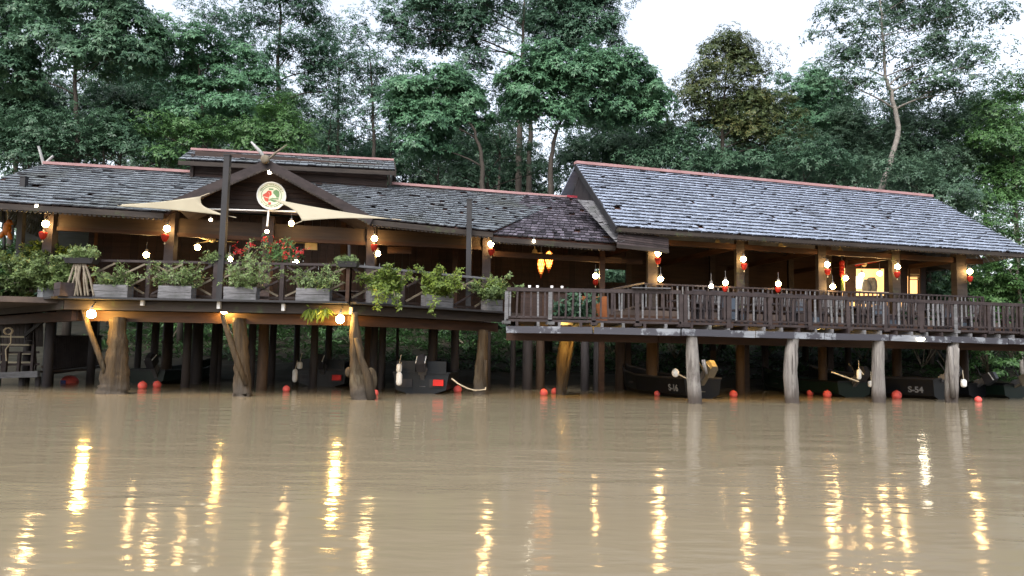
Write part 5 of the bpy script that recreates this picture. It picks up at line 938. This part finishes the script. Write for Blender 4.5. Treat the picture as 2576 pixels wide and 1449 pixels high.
def vine(lb, c, wd, ht, leaf, seed, nstem=14, size=.1, ang=0, name='box_plant', dens=5, hang=0, k=4, group='plants in the planter boxes', spread=1.0, cat='plant', topheavy=False):
    q = random.Random(seed); r = np.random.default_rng(seed); o = thing(name, lb, cat, c, group); Rz = Matrix.Rotation(ang, 3, 'Z'); mb = MB(); LP, LN = [], []
    for i in range(nstem):
        p = c + Rz @ Vector((q.uniform(-.45, .45)*wd, q.uniform(-.1, .1), 0)); d = Vector((q.uniform(-.7, .7)*spread, q.uniform(-.6, .35), 1)).normalized(); pts = [p]; st = ht/7*q.uniform(.7, 1.35); hg = i < hang
        if hg: d = Vector((q.uniform(-.5, .5), -.9, .7)).normalized()
        for j in range(8):
            d = (d + Vector((q.uniform(-.4, .4)*spread, q.uniform(-.35, .3), (-.45 if hg and j > 1 else q.uniform(-.25, .16))))).normalized(); p = p + d*st*(1.5 if hg else 1); pts.append(p)
            if j >= (3 if topheavy else 1):
                for _ in range(dens): LP.append(p + Vector((q.gauss(0, .07), q.gauss(0, .07), q.gauss(0, .06)))); n_ = Vector((q.uniform(-1, 1), q.uniform(-1, .4), q.uniform(.1, 1.2))).normalized(); LN.append(n_)
        mb.tube(pts, [.018-.0016*j for j in range(9)], 4, cap=False)
    raw('stem', mb, M['stem'], o); V = leaf_mesh(np.array(LP), np.array(LN), size, k, .5, r, wid=.5); npmesh('foliage', V, quads(len(V)//4), M[leaf], o); return o
LEDZ = 2.75; nf = Vector((0, -.12, 0))
seg_ = lambda a, b_: math.atan2((b_-a).y, (b_-a).x)
aF, aR, aL = seg_(cornerL, cornerR), seg_(cornerR, endR), seg_(farL, cornerL)
def on_edge(a, b_, x):
    d = (b_-a); l = Line(a.x, a.y, math.degrees(math.atan2(d.y, d.x))).off(-.12); p = l.hit(x, 745); return Vector((p.x, p.y, LEDZ))
for x, wpx, lb, pl, sd, nst, dn in ((284, 88, 'grey planter box left of the second, nearest the teepee of sticks', 'straggly dry plant with a few bright leaves in the leftmost grey planter', 1, 14, 5), (445, 84, 'second grey planter box from the left, split boards', 'dense grey green straggly plant in the second grey planter', 2, 22, 9), (608, 82, 'grey planter box right of the tallest sail pole', 'tall leggy plant right of the tallest sail pole', 3, 20, 7), (790, 84, 'pale planter box between centre post and terrace corner', 'pale green bushy plant in the box before the terrace corner', 4, 20, 9)):
    c = on_edge(cornerL, cornerR, x); planter(lb, c, wpx*c.y/FPX, .37, .3, aF); vine(pl, c+Vector((0, 0, .32)), wpx*c.y/FPX, [.5, .62, .7, .52][sd-1], 'leafG', 100+sd, nst+6, .095, aF, dens=max(2, dn//4), spread=1.35)
for x, wpx, lb, pl, sd, hg in ((962, 74, 'weathered planter box just right of the terrace corner', 'lime leaved plant trailing over the ledge right of the corner', 5, 3), (1100, 76, 'weathered planter box in the middle of the right terrace side', 'bright lime bushy plant left of the thin sail pole', 6, 1), (1238, 48, 'small pale planter box at the right tip of the terrace', 'dry twiggy plant with lime tips at the right tip of the terrace', 7, 0)):
    c = on_edge(cornerR, endR, x); wd = wpx*c.y/FPX*1.05; planter(lb, c, wd, .38, .3, aR); vine(pl, c+Vector((0, 0, .34)), wd, [.62, .72, .66][sd-5], 'leafY' if sd < 7 else 'leafG', 100+sd, 19, .125, aR, dens=5, hang=hg, k=4, spread=.9)
c = on_edge(cornerR, endR, 1238); vine('lime tipped shoots rising from the last planter', c+Vector((0, 0, .5)),   .5, .5, 'leafY', 131, 6, .11, aR, dens=3, topheavy=True)
for x, wpx, lb, mt_ in ((118, 44, 'planter wrapped in a pale grey sheet left of the terrace corner', 'tarp'), (160, 46, 'dark brown planter box beside the stick teepee', 'rail')):
    c = on_edge(farL, cornerL, x); planter(lb, c, wpx*c.y/FPX*1.05, .4, .34, aL, mt_)
for x, y, Yp, wd, ht, lb, lf, sd in ((40, 735, 24.0, 1.5, 1.0, 'big fresh green bush in the pots at the left end of the terrace', 'leafS', 31), (95, 735, 22.9, 1.3, 1.0, 'green feathery bush left of the stick teepee', 'leafG', 32), (-5, 720, 24.6, 1.4, 1.3, 'green bush cut by the left picture edge on the terrace', 'leafS', 33), (115, 668, 23.4, 1.2, .55, 'flat topped lime green bush rising above the left railing', 'leafY', 34), (20, 748, 24.4, 1.2, .6, 'greyish low bush hanging over the left ledge', 'leafG', 35), (150, 730, 22.0, 1.0, .8, 'olive bush beside the brown planter', 'leafG', 36)):
    c = ay(x, y, Yp); vine(lb, c, wd, ht, lf, sd, 30, .12 if lf != 'leafY' else .1, 0, 'terrace_bush', 9, 0, 5, 'bushes at the left end of the terrace', cat='bush')
# tray planters on posts and the stick teepee
def tray(lb, x, y, wpx, Yp, sd, pl, ht=.16):
    c = ay(x, y, Yp); w_ = wpx*Yp/FPX; o = thing('tray_planter', lb, 'planter', c, 'tray planters on the rail posts'); mb = MB(); mb.hexa([c+Vector(v_) for v_ in ((-w_*.42, -.16, -.1), (w_*.42, -.16, -.1), (w_*.42, .16, -.1), (-w_*.42, .16, -.1), (-w_*.5, -.2, .06), (w_*.5, -.2, .06), (w_*.5, .2, .06), (-w_*.5, .2, .06))]); raw('tray', mb, M['pole'], o)
    mb = MB(); mb.beam(c-Vector((0, 0, .1)), Vector((c.x, c.y, 2.72)), .1, .1, (0, 1, 0)); raw('post', mb, M['brown'], o); vine(pl, c+Vector((0, 0, .03)), w_*.95, ht, 'leafG', sd, 16, .07, 0, 'tray_plant', 5, group='plants on the tray planters')
tray('wide tray planter on top of the stick teepee at the terrace corner', 206, 655, 78, 21.2, 41, 'low yellowish plant on the wide corner tray', .26); tray('tray planter behind the tallest sail pole', 551, 662, 48, 21.7, 42, 'low grey leaves on the tray behind the tallest pole', .2); tray('tray planter on the front right corner post', 877, 664, 52, 21.1, 43, 'pale succulent mat on the corner post tray', .1)
o = thing('short_stake', 'short grey stake standing in the corner post tray', 'stake', ay(878, 650, 21.1)); mb = MB(); mb.tube([ay(879, 655, 21.1), ay(878, 616, 21.1)], .04, 6); raw('stake', mb, M['pole'], o)
o = thing('stick_teepee', 'bundle of slanting bare sticks spreading down from the corner tray', 'stick bundle', ay(206, 740, 21.1)); q = random.Random(6)
for x0, x1 in ((188, 158), (196, 172), (204, 188), (212, 214), (198, 205), (208, 222), (190, 196), (214, 236)): mb = MB(); mb.tube([ay(x0, 662, 21.15), ay((x0+x1)/2+q.uniform(-4, 4), 702, 21.0), ay(x1, 744, 20.95)], [.03, .034, .028], 6); raw('stick', mb, M['stem'], o)
for x, y, Yp, wd, ht, sd, lb in ((600, 650, 22.1, .7, .4, 51, 'reddish leaved shrub right of the tallest sail pole'), (672, 640, 22.4, .6, .35, 52, 'red flowers just below the sign lantern'), (735, 668, 22.3, .4, .55, 53, 'tall red flower spray left of the rail bulb')):
    vine(lb, ay(x, y, Yp), wd, ht, 'leafR', sd, 5, .075, 0, 'red_flowers', 1, spread=.55, group='red flowers on the terrace', topheavy=True)
vine('dark green leaves around the red flowers on the terrace', ay(705, 668, 22.5), .9, .6, 'leafS', 54, 12, .10, 0, 'terrace_bush', 3, group='leafy bushes on the terrace', cat='bush')
vine('tall thin leaved twig rising over the railing by the sign lantern', ay(632, 720, 21.5), .5, 1.0, 'leafG', 55, 7, .10, 0, 'terrace_bush', 2, group='leafy bushes on the terrace', cat='bush', topheavy=True)
for x, y, sd, lb in ((780, 775, 61, 'left hanging fern growing from the terrace edge'), (798, 775, 62, 'middle hanging fern growing from the terrace edge'), (822, 775, 63, 'right hanging fern lit yellow by the lamp')):
    o = thing('hanging_fern', lb, 'fern', ay(x, y, 21.15), 'ferns hanging from the terrace edge'); r = np.random.default_rng(sd); c = ay(x, y, 21.1); P_ = np.array([c + Vector((random.Random(sd+i).uniform(-.06, .06), -.05, 0)) for i in range(4)]); V = leaf_mesh(P_, np.tile(np.array([[0., -.6, -.5]]), (4, 1)), .36, 4, 1.3, r, wid=.24); npmesh('foliage', V, quads(len(V)//4), M['leafY'], o)
    mb = MB(); mb.tube([c, c+Vector((0, -.04, -.1))], .01, 4); raw('stem', mb, M['stem'], o)

# ------------------------------------------------------------------ chairs, tables and bar on the decks
def chair_proto(lb):
    o = thing('dining_chair', lb, 'chair', (0, 0, 0), 'chairs on the outer deck'); raw('seat', MB().box((0, 0, .45), (.46, .46, .05)), M['chair'], o)
    for sx in (-1, 1):
        for sy in (-1, 1): mb = MB(); mb.beam((sx*.2, sy*.2, 0), (sx*.2, sy*.2, .43), .05, .05, (0, 1, 0)); raw('leg', mb, M['chair'], o)
    mb = MB()
    for sx in (-1, 1): mb.beam((sx*.21, -.2, .45), (sx*.21, -.27, 1.0), .05, .05, (0, 1, 0))
    mb.beam((-.23, -.27, .98), (.23, -.27, .98), .04, .08); mb.beam((-.23, -.22, .62), (.23, -.22, .62), .03, .05); raw('back_frame', mb, M['chair'], o)
    for k in range(4): x = -.13+k*.087; mb = MB(); mb.beam((x, -.225, .63), (x, -.268, .96), .035, .015, (0, 1, 0)); raw('back_slat', mb, M['weather'], o)
    return o
def table_proto(lb):
    o = thing('dining_table', lb, 'table', (0, 0, 0), 'tables on the outer deck'); raw('tabletop', MB().box((0, 0, .74), (1.2, .8, .05)), M['chair'], o)
    for sx in (-1, 1):
        for sy in (-1, 1): mb = MB(); mb.beam((sx*.5, sy*.32, 0), (sx*.5, sy*.32, .715), .06, .06, (0, 1, 0)); raw('leg', mb, M['chair'], o)
    return o
ch0 = tb0 = None; WH = ['just right of the bleached log', 'before the second railing post after the bend', 'left of the second grey log', 'above the second grey log', 'right of the second grey log', 'left of the third grey log', 'above the third grey log', 'right of the third grey log', 'near the last grey log']
for i in range(9):
    t_ = .9+i*1.55; zf = 2.37+t_/17.5*.05; p = DK.off(.75).at(t_, zf); p2 = DK.off(.8).at(t_+.62, zf); pt = DK.off(1.55).at(t_+.3, zf)
    for k, (pp_, wh) in enumerate(((p, 'left'), (p2, 'right'))):
        lb = 'slat back chair, %s of two %s' % (wh, WH[i])
        if ch0 is None: ch0 = chair_proto(lb); ch0.location = pp_; ch0.rotation_euler = (0, 0, math.radians(17))
        else: dup(ch0, pp_, lb, 'chairs on the outer deck', math.radians(17+((i*37+k*11) % 13)-6))
    lb = 'dark wooden table behind the chair pair '+WH[i]
    if i % 2 == 0:
        if tb0 is None: tb0 = table_proto(lb); tb0.location = pt; tb0.rotation_euler = (0, 0, math.radians(17))
        else: dup(tb0, pt, lb, 'tables on the outer deck', math.radians(17))
for i, (t_, of, lb) in enumerate(((3.2, 2.2, 'slate cushioned armchair in the shade near the first pavilion column'), (6.4, 2.4, 'slate cushioned armchair near the second pavilion column'), (9.8, 2.4, 'slate cushioned armchair near the third pavilion column'), (13, 2.4, 'slate cushioned armchair near the kitchen end of the deck'))):
    c = DK.off(of).at(t_, 2.38); o = thing('arm_chair', lb, 'chair', c, 'armchairs on the outer deck'); a = math.radians(17); Rz = Matrix.Rotation(a, 3, 'Z'); raw('seat', MB().box(c+Vector((0, 0, .32)), (.62, .62, .18), a), M['chairblue'], o); raw('backrest', MB().box(c+Rz @ Vector((0, .3, .68)), (.62, .12, .6), a), M['chairblue'], o)
    for s_ in (-1, 1): raw('armrest', MB().box(c+Rz @ Vector((s_*.35, 0, .45)), (.08, .62, .36), a), M['chair'], o)
    for sx in (-1, 1):
        for sy in (-1, 1): q_ = c+Rz @ Vector((sx*.27, sy*.27, 0)); mb = MB(); mb.beam(q_, q_+Vector((0, 0, .24)), .06, .06, (0, 1, 0)); raw('leg', mb, M['chair'], o)
c = Vector((1.15, 23.2, 2.37)); o = thing('bar_counter', 'brown panelled bar counter behind the left deck railing', 'counter', c); raw('body', MB().box(c+Vector((0, 0, .46)), (1.7, .55, .92)), M['brown'], o); raw('countertop', MB().box(c+Vector((0, -.02, .96)), (1.9, .7, .06)), M['header'], o); mb = MB()
for k in range(5): mb.box(c+Vector((-.72+k*.36, -.285, .46)), (.3, .02, .76))
raw('panel', mb, M['wallboard'], o)
for i, x in enumerate((-.6, -.35, .1, .42)):
    g_ = thing('drinking_glass', ['leftmost clear glass on the bar counter', 'second glass on the bar counter from the left', 'third glass on the bar counter from the left', 'rightmost glass on the bar counter'][i], 'glass', c+Vector((x, -.1, .99)), 'glasses on the bar'); raw('cup', MB().lathe([(.03, 0), (.045, .14), (.04, .14), (.028, .01)], c+Vector((x, -.1, .99)), 10), M['white'], g_, True)
c = Vector((2.5, 23.0, 2.37)); o = thing('orange_cabinet', 'orange wooden cabinet behind the left deck railing', 'cabinet', c); raw('carcass', MB().box(c+Vector((0, 0, .4)), (.9, .5, .8)), M['orangewood'], o)
for s_ in (-1, 1): d_ = raw('door', MB().box(c+Vector((s_*.22, -.26, .4)), (.4, .03, .7)), M['orangewood'], o); raw('handle', MB().box(c+Vector((s_*.06, -.29, .45)), (.02, .03, .14)), M['metal'], d_)
vine('dark leafy potted plant between bar counter and cabinet', Vector((1.95, 22.6, 2.4)), .4, .6, 'leafD', 71, 12, .2, 0, 'potted_plant', 4, group='potted plants on the deck')
for i, (t_, lb) in enumerate(((-5.0, 'dark table in the left bay of the low house'), (-1.4, 'dark table in the bay under the porch'), (2.4, 'dark table in the bay right of the porch'))): dup(tb0, LB.off(1.8).at(t_, 2.75), lb, 'tables in the low house', math.radians(14))
